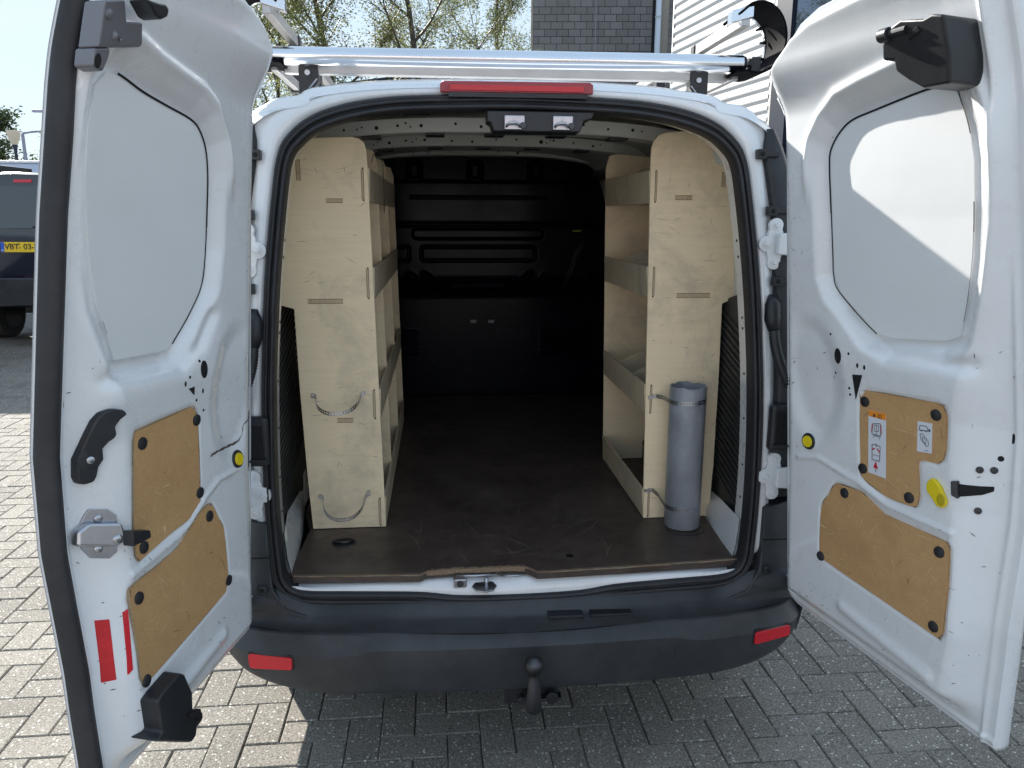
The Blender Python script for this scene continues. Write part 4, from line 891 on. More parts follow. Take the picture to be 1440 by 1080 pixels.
        m = MB(); m.prism(D['latchlever'], lambda u, z: dP(side, u, z, .118), lambda u, z: dP(side, u, z, .095)); m.build('latch_lever', BLACK, door, bevel=.003)
        for i, (u, z) in enumerate(D['latchscrews']): disc('latch_screw', side, u, z, .008 if i < 2 else .009, ZINC, door, .004, w=hgt(side, u, z)+(.004 if i < 2 else .022))
        # reflectors
        m = MB(); m.prism(D['refl1'], lambda u, z: dP(side, u, z, hgt(side, u, z)+.0020), lambda u, z: dP(side, u, z, hgt(side, u, z)-.001)); m.build('red_reflector', REFLECT, door, bevel=.0006)
        m = MB(); m.prism(D['refl2'], lambda u, z: dP(side, u, z, hgt(side, u, z)+.0030), lambda u, z: dP(side, u, z, hgt(side, u, z)-.001)); m.build('red_reflector', RED, door, bevel=.0006)
        # black stay housing at the foot
        m = MB(); m.prism(D['stop'], lambda u, z: dP(side, u, z, .125), lambda u, z: dP(side, u, z, .04)); m.build('foot_latch_housing', BLACK, door, bevel=.006)
        m = MB(); m.prism([(.478, .600), (.520, .618), (.520, .606), (.490, .590), (.490, .580), (.478, .580)], lambda u, z: dP(side, u, z, .131), lambda u, z: dP(side, u, z, .12)); m.build('latch_slot', HOLE, door, bevel=.001)
        # upper latch of grey steel
        m = MB(); m.prism(D['toplatch'], lambda u, z: dP(side, u, z, .092), lambda u, z: dP(side, u, z, .055)); m.build('top_latch', BRACKET, door, bevel=.004)
        m = MB(); m.prism(D['toplatch2'], lambda u, z: dP(side, u, z, .086), lambda u, z: dP(side, u, z, .05)); m.build('latch_flange', BRACKET, door, bevel=.004)
        m = MB(); m.prism(D['tophook'], lambda u, z: dP(side, u, z, .125), lambda u, z: dP(side, u, z, .09)); m.build('latch_hook', BLACK, door, bevel=.004)
        for u, z, r_ in ((.672, 1.876, .007), (.655, 1.872, .004), (.690, 1.900, .008)): disc('latch_rivet', side, u, z, r_, BRACKET, door, .003, w=.092, n=14)
        disc('latch_hole', side, .690, 1.836, .0075, HOLE, door, .001, w=.0865, rz=.011)
    else:
        L = []
        m = MB(); m.prism(D['stop'], lambda u, z: dP(side, u, z, .150), lambda u, z: dP(side, u, z, .055)); hs = m.build('roller_housing', BLACK, door, bevel=.006)
        m = MB(); m.prism([(.600, 1.930), (.575, 1.920), (.575, 1.913), (.605, 1.922)], lambda u, z: dP(side, u, z, .154), lambda u, z: dP(side, u, z, .14)); m.build('housing_slot', HOLE, door, bevel=.001)
        u, z = D['roller'][0]
        p = Vector(dP(side, u, z, .15)); q_ = Vector(dP(side, u+.05, z, .15)); d_ = (q_-p).normalized()
        m = MB(); m.cyl(p-d_*.010, p+d_*.012, .0125, n=18); m.build('roller', BLACK, door, bevel=.002)
        m = MB(); m.cyl(p-d_*.0125, p-d_*.0095, .006, n=12); m.build('roller_pin', ZINC, door)
        m = MB(); m.cyl(p+d_*.012, p+d_*.05, .007, n=12); m.build('roller_arm', BLACK, door)
        # labels
        l1 = D['label1']; row_plate('warning_label', side, l1, .0892, .0006, LABEL, door, nu=6)
        (ua, za), (ub, zb2) = l1[0], l1[1]; hh = D['label1h']
        row_plate('label_header', side, [l1[0], l1[1], hh[1], hh[0]], .0896, .0006, ORANGE, door, nu=4, nz=8)
        def lp(s, t): # label coordinates 0..1
            u = ua+(ub-ua)*s; zt = za+(zb2-za)*s; zb3 = l1[3][1]+(l1[2][1]-l1[3][1])*s; return dP(side, u, zt+(zb3-zt)*t, .0903)
        def stroke(m, pts, wd, P=lp, asp=3.0):
            for (s0, t0), (s1, t1) in zip(pts[:-1], pts[1:]):
                dx, dy = s1-s0, (t1-t0)*asp; l = math.hypot(dx, dy) or 1; nx, ny = -dy/l*wd, dx/l*wd/asp
                m.add([P(s0-nx, t0-ny), P(s1-nx, t1-ny), P(s1+nx, t1+ny), P(s0+nx, t0+ny)], [(0, 1, 2, 3)])
        k = MB()
        stroke(k, [(.28, .20), (.72, .17), (.76, .36), (.24, .36), (.28, .20)], .014); stroke(k, [(.38, .22), (.62, .21), (.62, .30), (.38, .31), (.38, .22)], .010)
        stroke(k, [(.50, .20), (.50, .36)], .010); stroke(k, [(.30, .38), (.72, .38)], .012); stroke(k, [(.32, .40), (.34, .42)], .012); stroke(k, [(.68, .40), (.68, .42)], .012)
        stroke(k, [(.26, .53), (.38, .52), (.62, .52), (.74, .53), (.72, .76), (.28, .77), (.26, .53)], .014); stroke(k, [(.5, .50), (.5, .55)], .018); stroke(k, [(.30, .69), (.70, .68)], .010)
        k.add([lp(.26, .085), lp(.44, .085), lp(.35, .03)], [(0, 1, 2)])
        stroke(k, [(.58, .04), (.76, .035), (.76, .085), (.58, .09), (.58, .04)], .012); stroke(k, [(.67, .04), (.67, .088)], .010)
        stroke(k, [(.5, .90), (.5, .95)], .014)
        k.build('label_print', INK, door)
        k = MB(); stroke(k, [(.25, .21), (.22, .33)], .022); stroke(k, [(.75, .19), (.78, .33)], .022); stroke(k, [(.26, .60), (.34, .60), (.42, .58)], .03); stroke(k, [(.56, .57), (.64, .60), (.74, .62)], .03)
        k.add([lp(.36, .89), lp(.64, .89), lp(.5, .78)], [(0, 1, 2)]); k.build('label_print_red', REDINK, door)
        l2 = D['label2']; row_plate('handle_label', side, l2, .0892, .0006, LABEL, door, nu=6)
        (va, ya), (vb, yb2) = l2[0], l2[1]
        def lq(s, t):
            u = va+(vb-va)*s; zt = ya+(yb2-ya)*s; zb3 = l2[3][1]+(l2[2][1]-l2[3][1])*s; return dP(side, u, zt+(zb3-zt)*t, .0903)
        k = MB(); stroke(k, [(.15, .22), (.22, .12), (.62, .12), (.75, .20), (.75, .27), (.15, .28), (.15, .22)], .02, lq, 1.9); stroke(k, [(.24, .28), (.34, .30)], .035, lq, 1.9); stroke(k, [(.56, .28), (.66, .29)], .035, lq, 1.9); stroke(k, [(.86, .20), (.86, .29)], .05, lq, 1.9)
        stroke(k, [(.22, .42), (.36, .38), (.80, .60), (.84, .74), (.70, .80), (.30, .58), (.22, .42)], .014, lq, 1.9); stroke(k, [(.42, .48), (.66, .62), (.62, .72), (.40, .58), (.42, .48)], .012, lq, 1.9); stroke(k, [(.55, .93), (.85, .93)], .012, lq, 1.9); k.build('label_print', INK, door)
        # yellow release handle
        m = MB(); m.prism(D['yellow'], lambda u, z: dP(side, u, z, hgt(side, u, z)+.010), lambda u, z: dP(side, u, z, hgt(side, u, z)-.001)); m.build('release_handle', YELLOW, door, bevel=.003)
        disc('finger_cup', side, .557, 1.034, .010, mat('yellow_recess', (.50, .38, .01), .5), door, .0008, w=hgt(side, .557, 1.034)+.010, rz=.014)
        row_plate('latch_opening', side, D['slot'], .0016, .004, HOLE, door, follow=True, nu=20, nz=14)
        a_ = D['slot']; k = MB(); k.prism([(.574, 1.080), (.585, 1.083), (.587, 1.045), (.576, 1.050)], lambda u, z: dP(side, u, z, hgt(side, u, z)+.008), lambda u, z: dP(side, u, z, hgt(side, u, z)-.001)); k.build('latch_pawl', DARKSTEEL, door, bevel=.0015)
        for i, (u, z) in enumerate(D['screws']):
            if i < 3: disc('latch_screw', side, u, z, .0075, DARKSTEEL, door, .003, n=14, prof=[(1, 0), (.9, 1), (.5, 1), (.45, .3), (.02, .3)])
            else: disc('drilled_hole', side, u, z, .0060, HOLE, door, .0006, rz=.0060 if i == 3 else .011, n=14)
    return door
build_door('L'); build_door('R')
# ================================================================== PLYWOOD RACKING IN THE LOAD BAY
def panel_xz(name, poly, y, th, m, parent, bevel=.0012): 
    return MB().prism(poly, lambda x, z: (x, y, z), lambda x, z: (x, y+th, z)).build(name, m, parent, bevel=bevel, seg=1)
def lim_x(z): return .650 if z < 1.34 else float(wall_x(z))-.035
def unit(side, ys, outline, label, xin, levels):
    s = -1 if side == 'L' else 1
    t = empty('shelf_rack', (s*.55, ys[0], .62), label, 'shelf rack')
    inv_ = Matrix.Translation((-s*.55, -ys[0], -.62))
    objs = []
    ep = panel_xz('end_panel', outline, ys[0], .009, BIRCH, None)
    objs.append(ep)
    ztop = 1.835 if s < 0 else 1.845
    for y in ys[1:]:
        P = [(xin(.622), .622), (xin(1.79), 1.79), (xin(1.8)+s*.012, ztop-.008), (xin(1.8)+s*.04, ztop), (s*.60, ztop-.012), (s*.665, 1.74), (s*.69, 1.36), (s*.66, .622)]
        objs.append(panel_xz('divider', P, y, .009, BIRCH, None))
    for k, (z0, z1) in enumerate(levels):
        yA, yB = ys[0]+.009, ys[-1]
        # front lip leaning slightly out
        x0, x1 = xin(z0), xin(z1); m = MB()
        m.add([(x0, yA, z0), (x0, yB, z0), (x1-s*.004, yB, z1), (x1-s*.004, yA, z1), (x0+s*.009, yA, z0), (x0+s*.009, yB, z0), (x1+s*.005, yB, z1), (x1+s*.005, yA, z1)],
              [(0, 1, 2, 3), (7, 6, 5, 4), (0, 4, 5, 1), (3, 2, 6, 7), (0, 3, 7, 4), (1, 5, 6, 2)])
        objs.append(m.build('shelf_lip', BIRCH_W, None, bevel=.001, seg=1))
        if k < len(levels)-1:
            m = MB(); m.box(min(x0+s*.009, s*lim_x(z0)), max(x0+s*.009, s*lim_x(z0)), yA, yB, z0+.004, z0+.013); objs.append(m.build('shelf_board', BIRCH_W, None))
            yy = np.linspace(yA, yB, 4 if s > 0 else 7)[1:-1]
            for y in yy:
                if any(abs(y-q) < .06 for q in ys): continue
                P = [(x1+s*.006, z0+.013), (x1+s*.006, z1-.008), (x1+s*.10, z1+.035), (s*(lim_x(z1)-.01), z1+.035), (s*(lim_x(z1)-.01), z0+.013)]
                objs.append(panel_xz('bin_divider', P, y, .006, BIRCH_W, None, .0008))
    for o in objs:
        o.parent = t; o.matrix_parent_inverse = inv_
    return t, inv_
def seam(parent, inv_, x0, x1, z0, z1, y):
    # visible tenon ends: pale tongue with darker glue lines each side
    o = MB().box(x0, x1, y-.0012, y+.002, z0, z1).build('tenon', birch('tenon_end', (.66, .50, .32), (.48, .34, .20), (30, 1, 1) if x1-x0 > z1-z0 else (1, 1, 30)), None); o.parent = parent; o.matrix_parent_inverse = inv_
    m = MB(); e = .0009
    if x1-x0 > z1-z0: m.box(x0, x1, y-.0005, y+.001, z0-e*1.6, z0); m.box(x0, x1, y-.0005, y+.001, z1, z1+e*1.6)
    else: m.box(x0-e*1.6, x0, y-.0005, y+.001, z0, z1); m.box(x1, x1+e*1.6, y-.0005, y+.001, z0, z1)
    o = m.build('seam', SCUFF, None); o.parent = parent; o.matrix_parent_inverse = inv_
def rounded(poly, k=5): return [tuple(p) for p in catmull(poly, k)]
YS = .345
outL = [(-.417, .622), (-.437, 1.770), (-.438, 1.80), (-.444, 1.818), (-.458, 1.830), (-.48, 1.835), (-.585, 1.830), (-.612, 1.822), (-.636, 1.80), (-.655, 1.768), (-.668, 1.73), (-.690, 1.60), (-.703, 1.50), (-.712, 1.345), (-.671, 1.333), (-.668, 1.10), (-.659, .80), (-.650, .622)]
outR = [(.436, .622), (.413, 1.78), (.414, 1.812), (.420, 1.834), (.436, 1.851), (.460, 1.859), (.51, 1.863), (.56, 1.856), (.60, 1.838), (.632, 1.805), (.655, 1.755), (.672, 1.69), (.695, 1.55), (.712, 1.42), (.715, 1.362), (.664, 1.340), (.668, 1.10), (.668, .80), (.662, .622)]
levels = [(1.650, 1.748), (1.360, 1.457), (.982, 1.080), (.624, .722)]
rackL, invL = unit('L', (YS, .72, 1.22, 1.70), outL, 'long birch plywood shelf rack with empty wire straps on its smudged end panel', lambda z: -.417-.0195*(z-.62)/1.2, levels)
rackR, invR = unit('R', (YS, .99), outR, 'short birch plywood shelf rack standing behind the grey pipe', lambda z: .436-.023*(z-.62)/1.2, levels)
for a in ((-.561, -.512, 1.648, 1.658), (-.629, -.524, 1.350, 1.362), (-.557, -.508, .976, .988), (-.642, -.632, 1.71, 1.77)): seam(rackL, invL, a[0], a[1], a[2], a[3], YS)
for a in ((.494, .548, 1.662, 1.673), (.513, .622, 1.361, 1.373), (.640, .648, 1.70, 1.745)): seam(rackR, invR, a[0], a[1], a[2], a[3], YS)
for z0, z1 in levels:
    xl = -.426-.0195*(z0-.62)/1.2-.008; seam(rackL, invL, xl-.004, xl+.001, z0+.006, z1-.004, YS)
    xr = .445-.023*(z0-.62)/1.2+.006; seam(rackR, invR, xr-.001, xr+.003, z0+.006, z1-.004, YS)
    for P_, iv, x in ((rackL, invL, xl), (rackR, invR, xr)):
        for z in (z0+.004, z1-.002):
            o = MB().cyl((x, YS-.0012, z), (x, YS+.002, z), .0026, n=8).build('screw', HOLE, None); o.parent = P_; o.matrix_parent_inverse = iv
o = MB(); o.box(.60, .625, .96, .985, .622, .70); o.cyl((.6125, .955, .690), (.6125, .985, .690), .016, n=14); o = o.build('foot_bracket', DARKSTEEL, None, bevel=.002); o.parent = rackR; o.matrix_parent_inverse = invR

MARK = mat('dark_rub_mark', (.34, .28, .20), .8)
for side_, P_, iv, ol, sd_ in (('L', rackL, invL, outL, 5), ('R', rackR, invR, outR, 6)):
    rs = random.Random(sd_); m = MB()
    for k in range(60):
        x, z = rs.uniform(-.66, -.43) if side_ == 'L' else rs.uniform(.43, .66), rs.uniform(.66, 1.78); L_ = rs.choice((.004, .008, .015, .03, .05)); an = rs.gauss(0, .22) if rs.random() < .75 else rs.gauss(1.4, .4); wd = rs.uniform(.0003, .0009)
        q_ = [(x+math.cos(an)*L_*t, z+math.sin(an)*L_*t) for t in (0, .5, 1)]
        if max(float(sdf(ol, a, b)) for a, b in q_) > -.006: continue
        nx, nz_ = -math.sin(an)*wd, math.cos(an)*wd
        m.add([(q_[0][0], YS-.0004, q_[0][1]), (q_[1][0]-nx, YS-.0004, q_[1][1]-nz_), (q_[2][0], YS-.0004, q_[2][1]), (q_[1][0]+nx, YS-.0004, q_[1][1]+nz_)], [(0, 1, 2, 3)])
    o = m.build('rub_mark', MARK, None, kind='stuff'); o.parent = P_; o.matrix_parent_inverse = iv
# perforated steel bands
def band(name, path, h, m, parent=None, inv_=None, pitch=.0088, hole=.52):
    P = [Vector(p) for p in path]; L = [0]
    for a, b in zip(P[:-1], P[1:]): L.append(L[-1]+(b-a).length)
    n = max(4, int(L[-1]/pitch)); 
    def at(s):
        s = min(max(s, 0), L[-1]); i = max(k for k in range(len(L)) if L[k] <= s+1e-9); i = min(i, len(P)-2); return P[i].lerp(P[i+1], (s-L[i])/max(L[i+1]-L[i], 1e-9))
    mb = MB()
    for k in range(n):
        s0, s1 = L[-1]*k/n, L[-1]*(k+1)/n; w = (s1-s0)*(1-hole)/2; q = [at(s0), at(s0+w), at(s1-w), at(s1)]; zz = [-h/2, -h*.25, h*.25, h/2]
        v = [tuple(p+Vector((0, 0, z))) for p in q for z in zz]
        mb.add(v, [(a*4+b, a*4+b+1, (a+1)*4+b+1, (a+1)*4+b) for a in range(3) for b in range(3) if not (a == 1 and b == 1)])
    o = mb.build(name, m, None)
    so_ = o.modifiers.new('thickness', 'SOLIDIFY'); so_.thickness = .0009
    if parent is not None: o.parent = parent; o.matrix_parent_inverse = inv_
    return o
def arc(xa, xb, z, depth, droop, y0=YS-.002, n=26, tw=0):
    out = [(xa-.016, y0, z+.004), (xa-.004, y0-.001, z+.003)] if not tw else []
    for k in range(n+1):
        t = k/n; a = math.pi*t; s_ = math.sin(a); out.append((xa+(xb-xa)*(.5-.5*math.copysign(abs(math.cos(a))**.8, math.cos(a))), y0-.002-depth*s_**.8, z-droop*s_**.9+.002*math.sin(a*3)))
    return out+[(xb+.005, y0-.001, z+.006), (xb+.016, y0, z+.010)]
band('wire_strap', arc(-.618, -.482, 1.060, .085, .032), .0125, ZINC, rackL, invL)
band('wire_strap', arc(-.612, -.480, .728, .085, .040), .0125, ZINC, rackL, invL)
for x, z in ((-.628, 1.066), (-.474, 1.068), (-.622, .735), (-.470, .742)):
    o = MB().cyl((x, YS-.001, z), (x, YS-.006, z), .0065, .005, 12).build('strap_screw', ZINC, None); o.parent = rackL; o.matrix_parent_inverse = invL
# thin cord hanging at the first bay of the left rack
o = MB().tube([(-.43, .40, 1.765), (-.424, .42, 1.79), (-.41, .46, 1.80), (-.402, .50, 1.77), (-.402, .52, 1.70), (-.404, .53, 1.62)], .0012, 5).build('cord', DARKSTEEL, None, True); o.parent = rackL; o.matrix_parent_inverse = invL

# grey pipe strapped to the right rack
pc = (.5465, .278); pr2 = .0575
pipe = empty('drain_pipe', (pc[0], pc[1], .623), 'upright grey plastic drain pipe strapped to the right plywood end panel', 'pipe')
ipv = Matrix.Translation((-pc[0], -pc[1], -.623))
L = []
for r_, z in ((pr2-.003, .623), (pr2, .626), (pr2, 1.088), (pr2-.0008, 1.090), (pr2-.0030, 1.0905), (pr2-.0038, 1.088), (pr2-.0038, .75), (pr2-.0038, .630)):
    row = []
    for k in range(56):
        t = 2*math.pi*k/56; zz = z+(.0018*math.sin(5*t)+.0012*math.sin(11*t) if 1.08 < z else 0); row.append((pc[0]-.002*(z-.62)+r_*math.cos(t), pc[1]+r_*math.sin(t), zz))
    L.append(row)
v, f = strips(L); o = link_mesh('pipe_wall', v, f, PVC, None, True); o.parent = pipe; o.matrix_parent_inverse = ipv
m = MB(); rr_ = random.Random(2)
for k in range(34):
    z = 1.075-.013*k-.003*rr_.random(); t0 = -.80; h_ = rr_.choice((.004, .006, .008)); m_ = []
    if rr_.random() < .22: continue
    for dt, dz in ((0, 0), (.055, 0), (.055, h_), (0, h_)): m_.append((pc[0]-.002*(z-.62)+(pr2+.0004)*math.cos(t0+dt), pc[1]+(pr2+.0004)*math.sin(t0+dt), z-dz))
    m.add(m_, [(0, 1, 2, 3)])
o = m.build('printed_line', INK, None); o.parent = pipe; o.matrix_parent_inverse = ipv
def round_band(z, dz):
    out = [(.446, YS-.002, z+dz), (.462, YS-.004, z+dz+.004), (.476, YS-.03, z+dz*.6+.003)]
    for k in range(22):
        t = math.pi*1.02+(.98*math.pi)*k/21; out.append((pc[0]-.001+(pr2+.0016)*math.cos(t), pc[1]+(pr2+.0016)*math.sin(t), z+.004*math.cos(t*1.0)))
    return out+[(.608, YS-.015, z+.004), (.618, YS-.002, z+.010)]
band('pipe_strap', round_band(1.045, -.006), .0125, ZINC, rackR, invR); band('pipe_strap', round_band(.697, .022), .0125, ZINC, rackR, invR)
for x, z in ((.440, 1.038), (.452, 1.043), (.622, 1.056), (.440, .720), (.452, .722)):
    o = MB().cyl((x, YS-.001, z), (x, YS-.006, z), .006, .005, 12).build('strap_screw', ZINC, None); o.parent = rackR; o.matrix_parent_inverse = invR
# ================================================================== ROOF RACK
STOPM = mat('end_stop_plastic', (.006, .006, .008), .7, spec=.04)
rk = empty('roof_rack', (-.02, .34, 1.96), 'aluminium roof rack with rear loading roller and curved black end stops on the van roof', 'roof rack')
ir = Matrix.Translation((.02, -.34, -1.96))
def rp_(o): o.parent = rk; o.matrix_parent_inverse = ir; return o
m = MB(); m.cyl((-.683, .30, 2.0435), (.660, .30, 2.0485), .0245, n=40); rl = rp_(m.build('loading_roller', ALU, None, auto=40))
for x, z in ((-.683, 2.0435), (.660, 2.0485)):
    s = -1 if x < 0 else 1
    rp_(MB().cyl((x, .30, z), (x+s*.012, .30, z), .024, .020, 24).build('roller_end_cap', BLACK, None, bevel=.003))
    rp_(MB().cyl((x, .30, z), (x+s*.045, .30, z-.004), .007, n=10).build('roller_axle', ZINC, None))
    rp_(MB().cyl((x+s*.02, .30, z), (x+s*.03, .30, z), .016, n=14).build('roller_bearing', BLACK, None))
    rp_(MB().box(min(x+s*.025, x+s*.055), max(x+s*.025, x+s*.055), .285, .345, z-.028, z+.018).build('roller_bracket', BLACK, None, bevel=.004))
for y in (.355, 1.15, 1.95, 2.75): rp_(MB().box(-.66, .635, y-.016, y+.016, 2.004 if y < .4 else 2.005, 2.030).build('cross_bar', ALU_M, None, bevel=.004))
for y in (.345, 1.14, 1.94, 2.74):
    for x in (-.592, .547):
        m = MB(); m.prism([(x-.027, 2.041), (x+.027, 2.041), (x+.028, 1.955), (x+.012, 1.945), (x-.012, 1.957), (x-.027, 1.985)] if x > 0 else [(x-.027, 2.041), (x+.027, 2.041), (x+.028, 1.985), (x+.010, 1.957), (x-.012, 1.945), (x-.028, 1.945)], lambda a, z: (a, y-.012, z), lambda a, z: (a, y+.03, z)); lg = rp_(m.build('rack_foot', BLACK, None, bevel=.003))
        rp_(MB().cyl((x-.002, y-.012, 2.006), (x-.002, y-.018, 2.006), .0095, .008, 14).build('foot_bolt', ZINC, None, bevel=.001))
        if y < .4: rp_(MB().tube([(x+(.024 if x < 0 else -.024), y-.013, 1.990), (x, y-.014, 1.962), (x-(.012 if x < 0 else -.012), y-.014, 1.950)], .0025, 6).build('foot_edge', ZINC, None))
for s in (-1, 1):
    x = -.685 if s < 0 else .655; z1 = 2.160; z0 = 2.022
    rp_(MB().box(x-.013, x+.013, .27, 2.85, z1-.016, z1+.016).build('side_rail', ALU_M, None, bevel=.003))
    rp_(MB().box(x-.010, x+.010, .33, 2.80, z0-.014, z0+.014).build('lower_side_rail', ALU_M, None, bevel=.003))
    for y in (.70, 1.15, 1.95, 2.75): rp_(MB().box(x-.018, x+.018, y-.02, y+.02, z0-.02, z1+.018).build('rail_post', BLACK, None, bevel=.004))
    # curved end stop: flat band bent outwards over the roller end
    xa = (.655 if s > 0 else -.680); pts = []
    for k in range(22):
        t = math.radians(-110+220*k/21); pts.append((xa+s*(.035+.080*math.cos(t)), 2.112+.095*math.sin(t)))
    pts = [(xa-s*.03, 2.018)]+pts+[(xa-s*.022, 2.176)]
    loops = []
    for i, (px_, pz_) in enumerate(pts):
        a = pts[max(i-1, 0)]; b = pts[min(i+1, len(pts)-1)]; dx, dz = b[0]-a[0], b[1]-a[1]; l = math.hypot(dx, dz); nx, nz = -dz/l*.003, dx/l*.003
        loops.append([(px_-nx, .250, pz_-nz), (px_+nx, .250, pz_+nz), (px_+nx, .392, pz_+nz), (px_-nx, .392, pz_-nz)])
    v, f = strips(loops, True); mb = MB().add(v, f); rp_(mb.build('end_stop', STOPM, None, True, auto=40))
    inner_ = [[(q[0]-.0, q[1], q[2]) for q in lo] for lo in loops]
    lo2 = []
    for i, (px_, pz_) in enumerate(pts):
        a = pts[max(i-1, 0)]; b = pts[min(i+1, len(pts)-1)]; dx, dz = b[0]-a[0], b[1]-a[1]; l = math.hypot(dx, dz); sg = 1 if s > 0 else -1; nx, nz = -dz/l*sg, dx/l*sg
        lo2.append([(px_-nx*.0035, .386, pz_-nz*.0035), (px_+nx*.0055, .386, pz_+nz*.0055), (px_+nx*.0055, .398, pz_+nz*.0055), (px_-nx*.0035, .398, pz_-nz*.0035)])
    v, f = strips(lo2, True); rp_(MB().add(v, f).build('end_stop_band', ALU, None, True, auto=40))
    for t in (38, 8, -25):
        a = math.radians(t); cx_, cz_ = xa+s*(.035+.072*math.cos(a)), 2.112+.086*math.sin(a)
        rp_(MB().cyl((cx_, .375, cz_), (cx_-s*.020, .375, cz_-.012*math.sin(a)), .006, .003, 10).build('stop_rivet', BLACK, None, True))
    rp_(MB().prism([(xa-s*.045, 2.150), (xa-s*.045, 2.185), (xa+s*.02, 2.200), (xa+s*.02, 2.168)], lambda x, z: (x, .263, z), lambda x, z: (x, .300, z)).build('rail_end_cap', ALU, None, bevel=.003))
# ================================================================== BACKGROUND
def P2(off_r, dep): q = Vector((-.232, -2.03, 0))+f0*dep+r0*off_r; return q
# ---- grey block building with corner pier
bb = empty('block_building', (7.6, 27.5, 0), 'grey block-built end wall rising behind the roof rack beside the white cladding', 'building')
ibb = Matrix.Translation((-7.6, -27.5, 0))
BLK = mat('grey_block', (.11, .11, .115), .85)
def blk():
    m = BLK; g = nd(m, 'ShaderNodeNewGeometry'); oi = nd(m, 'ShaderNodeObjectInfo')
    c = mix(m, 1.0, ramp(m, g.outputs['Random Per Island'], [(0, (.20, .19, .185)), (1, (.29, .275, .265))]), ramp(m, oi.outputs['Random'], [(0, .85), (1, 1.15)]), 'MULTIPLY')
    c = mix(m, ramp(m, noise(m, g.outputs['Position'], 45, 4, .7), [(.35, .5), (.65, 0.)]), c, (.07, .07, .075)); lk(m, c, bsdf(m).inputs['Base Color'])
    bump(m, noise(m, g.outputs['Position'], 60, 3, .6), .6, .006)
blk()
MORT = mat('dark_mortar', (.018, .018, .020), .9); PALEB = birch('pale_brick', (.38, .33, .27), (.30, .26, .22), (1, 1, 8))
A = Vector((3.31, 27.83, 0)); dirv = Vector((.9935, -.114, 0)).normalized(); nv_ = Vector((-dirv.y, dirv.x, 0))   # wall runs along dirv, faces -nv_
BWI, BHE = .431, .25; wall_w = 4.50
def wpt(s, d, z): p = A+dirv*s+nv_*d; return (p.x, p.y, z)
def bp(o): o.parent = bb; o.matrix_parent_inverse = ibb; return o
m = MB(); v = [wpt(s, d, z) for s in (0, wall_w) for d in (0.004, 3.0) for z in (-.2, 10.0)]
m.add(v, [(0, 1, 3, 2), (4, 6, 7, 5), (0, 4, 5, 1), (2, 3, 7, 6), (0, 2, 6, 4), (1, 5, 7, 3)]); bp(m.build('wall_core', MORT, None))
def block_mesh(w):
    j = .009; q = .008
    x, z = w/2-j, BHE/2-j; vv = [(-x, .03, -z), (x, .03, -z), (x, .03, z), (-x, .03, z), (-x, -.010, -z), (x, -.010, -z), (x, -.010, z), (-x, -.010, z)]
    ff = [(4, 5, 6, 7)]+[(i, (i+1) % 4, 4+(i+1) % 4, 4+i) for i in range(4)]
    me = bpy.data.meshes.new('block'); me.from_pydata(vv, [], ff); me.materials.append(BLK); return me, vv, ff
full_b, fv, ff_ = block_mesh(BWI); half_b, hv, hf_ = block_mesh(BWI/2)
rot = Matrix.Rotation(math.atan2(dirv.y, dirv.x), 4, 'Z'); rest = MB(); rng = random.Random(7); cnt = 0
for r_ in range(39, -1, -1):
    z = .125+BHE*r_; s = -0.0; k = 0
    row = []
    if r_ % 2: row.append((BWI/4, half_b, hv, hf_)); s = BWI/2
    while s+BWI <= wall_w+.01: row.append((s+BWI/2, full_b, fv, ff_)); s += BWI
    if s+BWI/2 <= wall_w+.01: row.append((s+BWI/4, half_b, hv, hf_))
    for c_, me, vv, ff in row:
        if 2.02 < c_ < 2.10: pass
        T = Matrix.Translation(wpt(c_, rng.uniform(-.003, .003), z)) @ rot
        if 6.2 < z < 10.2 and cnt < 295:
            o = bpy.data.objects.new('block', me); COL.objects.link(o); o.parent = bb; o.matrix_local = ibb @ T; cnt += 1
        else: rest.add([tuple(T @ Vector(p)) for p in vv], ff)
bp(rest.build('block_field', BLK, None, kind='stuff'))
m = MB(); m.prism([(2.256, 0), (2.281, 0), (2.281, 10), (2.256, 10)], lambda s, z: wpt(s, -.0125, z), lambda s, z: wpt(s, .0, z)); bp(m.build('movement_joint', mat('joint_filler', (.26, .26, .27), .8), None))
m = MB(); m.prism([(-.075, 0), (0.0, 0), (0.0, 10), (-.075, 10)], lambda s, z: wpt(s, -.012, z), lambda s, z: wpt(s, 2.9, z)); bp(m.build('corner_strip', PALEB, None))
# return pier behind the downpipe
wall_dir = Vector((.135, -.991, 0)).normalized(); wn_ = Vector((wall_dir.y, -wall_dir.x, 0))       # cladding runs towards the camera, faces wn_
Bc = Vector((6.63, 21.43, 0))
m = MB(); m.prism([(4.50, 0), (4.90, 0), (4.90, 10), (4.50, 10)], lambda s, z: wpt(s, -.02, z), lambda s, z: wpt(s, .8, z)); bp(m.build('pier', PALEB, None))
m = MB()
for r_ in range(40):
    z0_ = .25*r_
    m.prism([(4.905, z0_+.006), (5.25, z0_+.006), (5.25, z0_+.244), (4.905, z0_+.244)], lambda s, z: wpt(s, -.03, z), lambda s, z: wpt(s, .3, z))
bp(m.build('pier_blocks', BLK, None, kind='stuff'))
dpipe = link = MB().cyl(wpt(4.50, -.15, 0), wpt(4.50, -.15, 9.9), .102, n=20).build('downpipe', mat('grey_white_pvc', (.62, .66, .72), .35), None, True)
bp(dpipe)
m = MB()
for z in (2.5, 4.6, 8.6): m.cyl(wpt(4.50, -.15, z), wpt(4.50, -.15, z+.05), .118, n=20)
bp(m.build('pipe_bracket', mat('pvc_socket', (.55, .58, .63), .4), None, kind='stuff'))
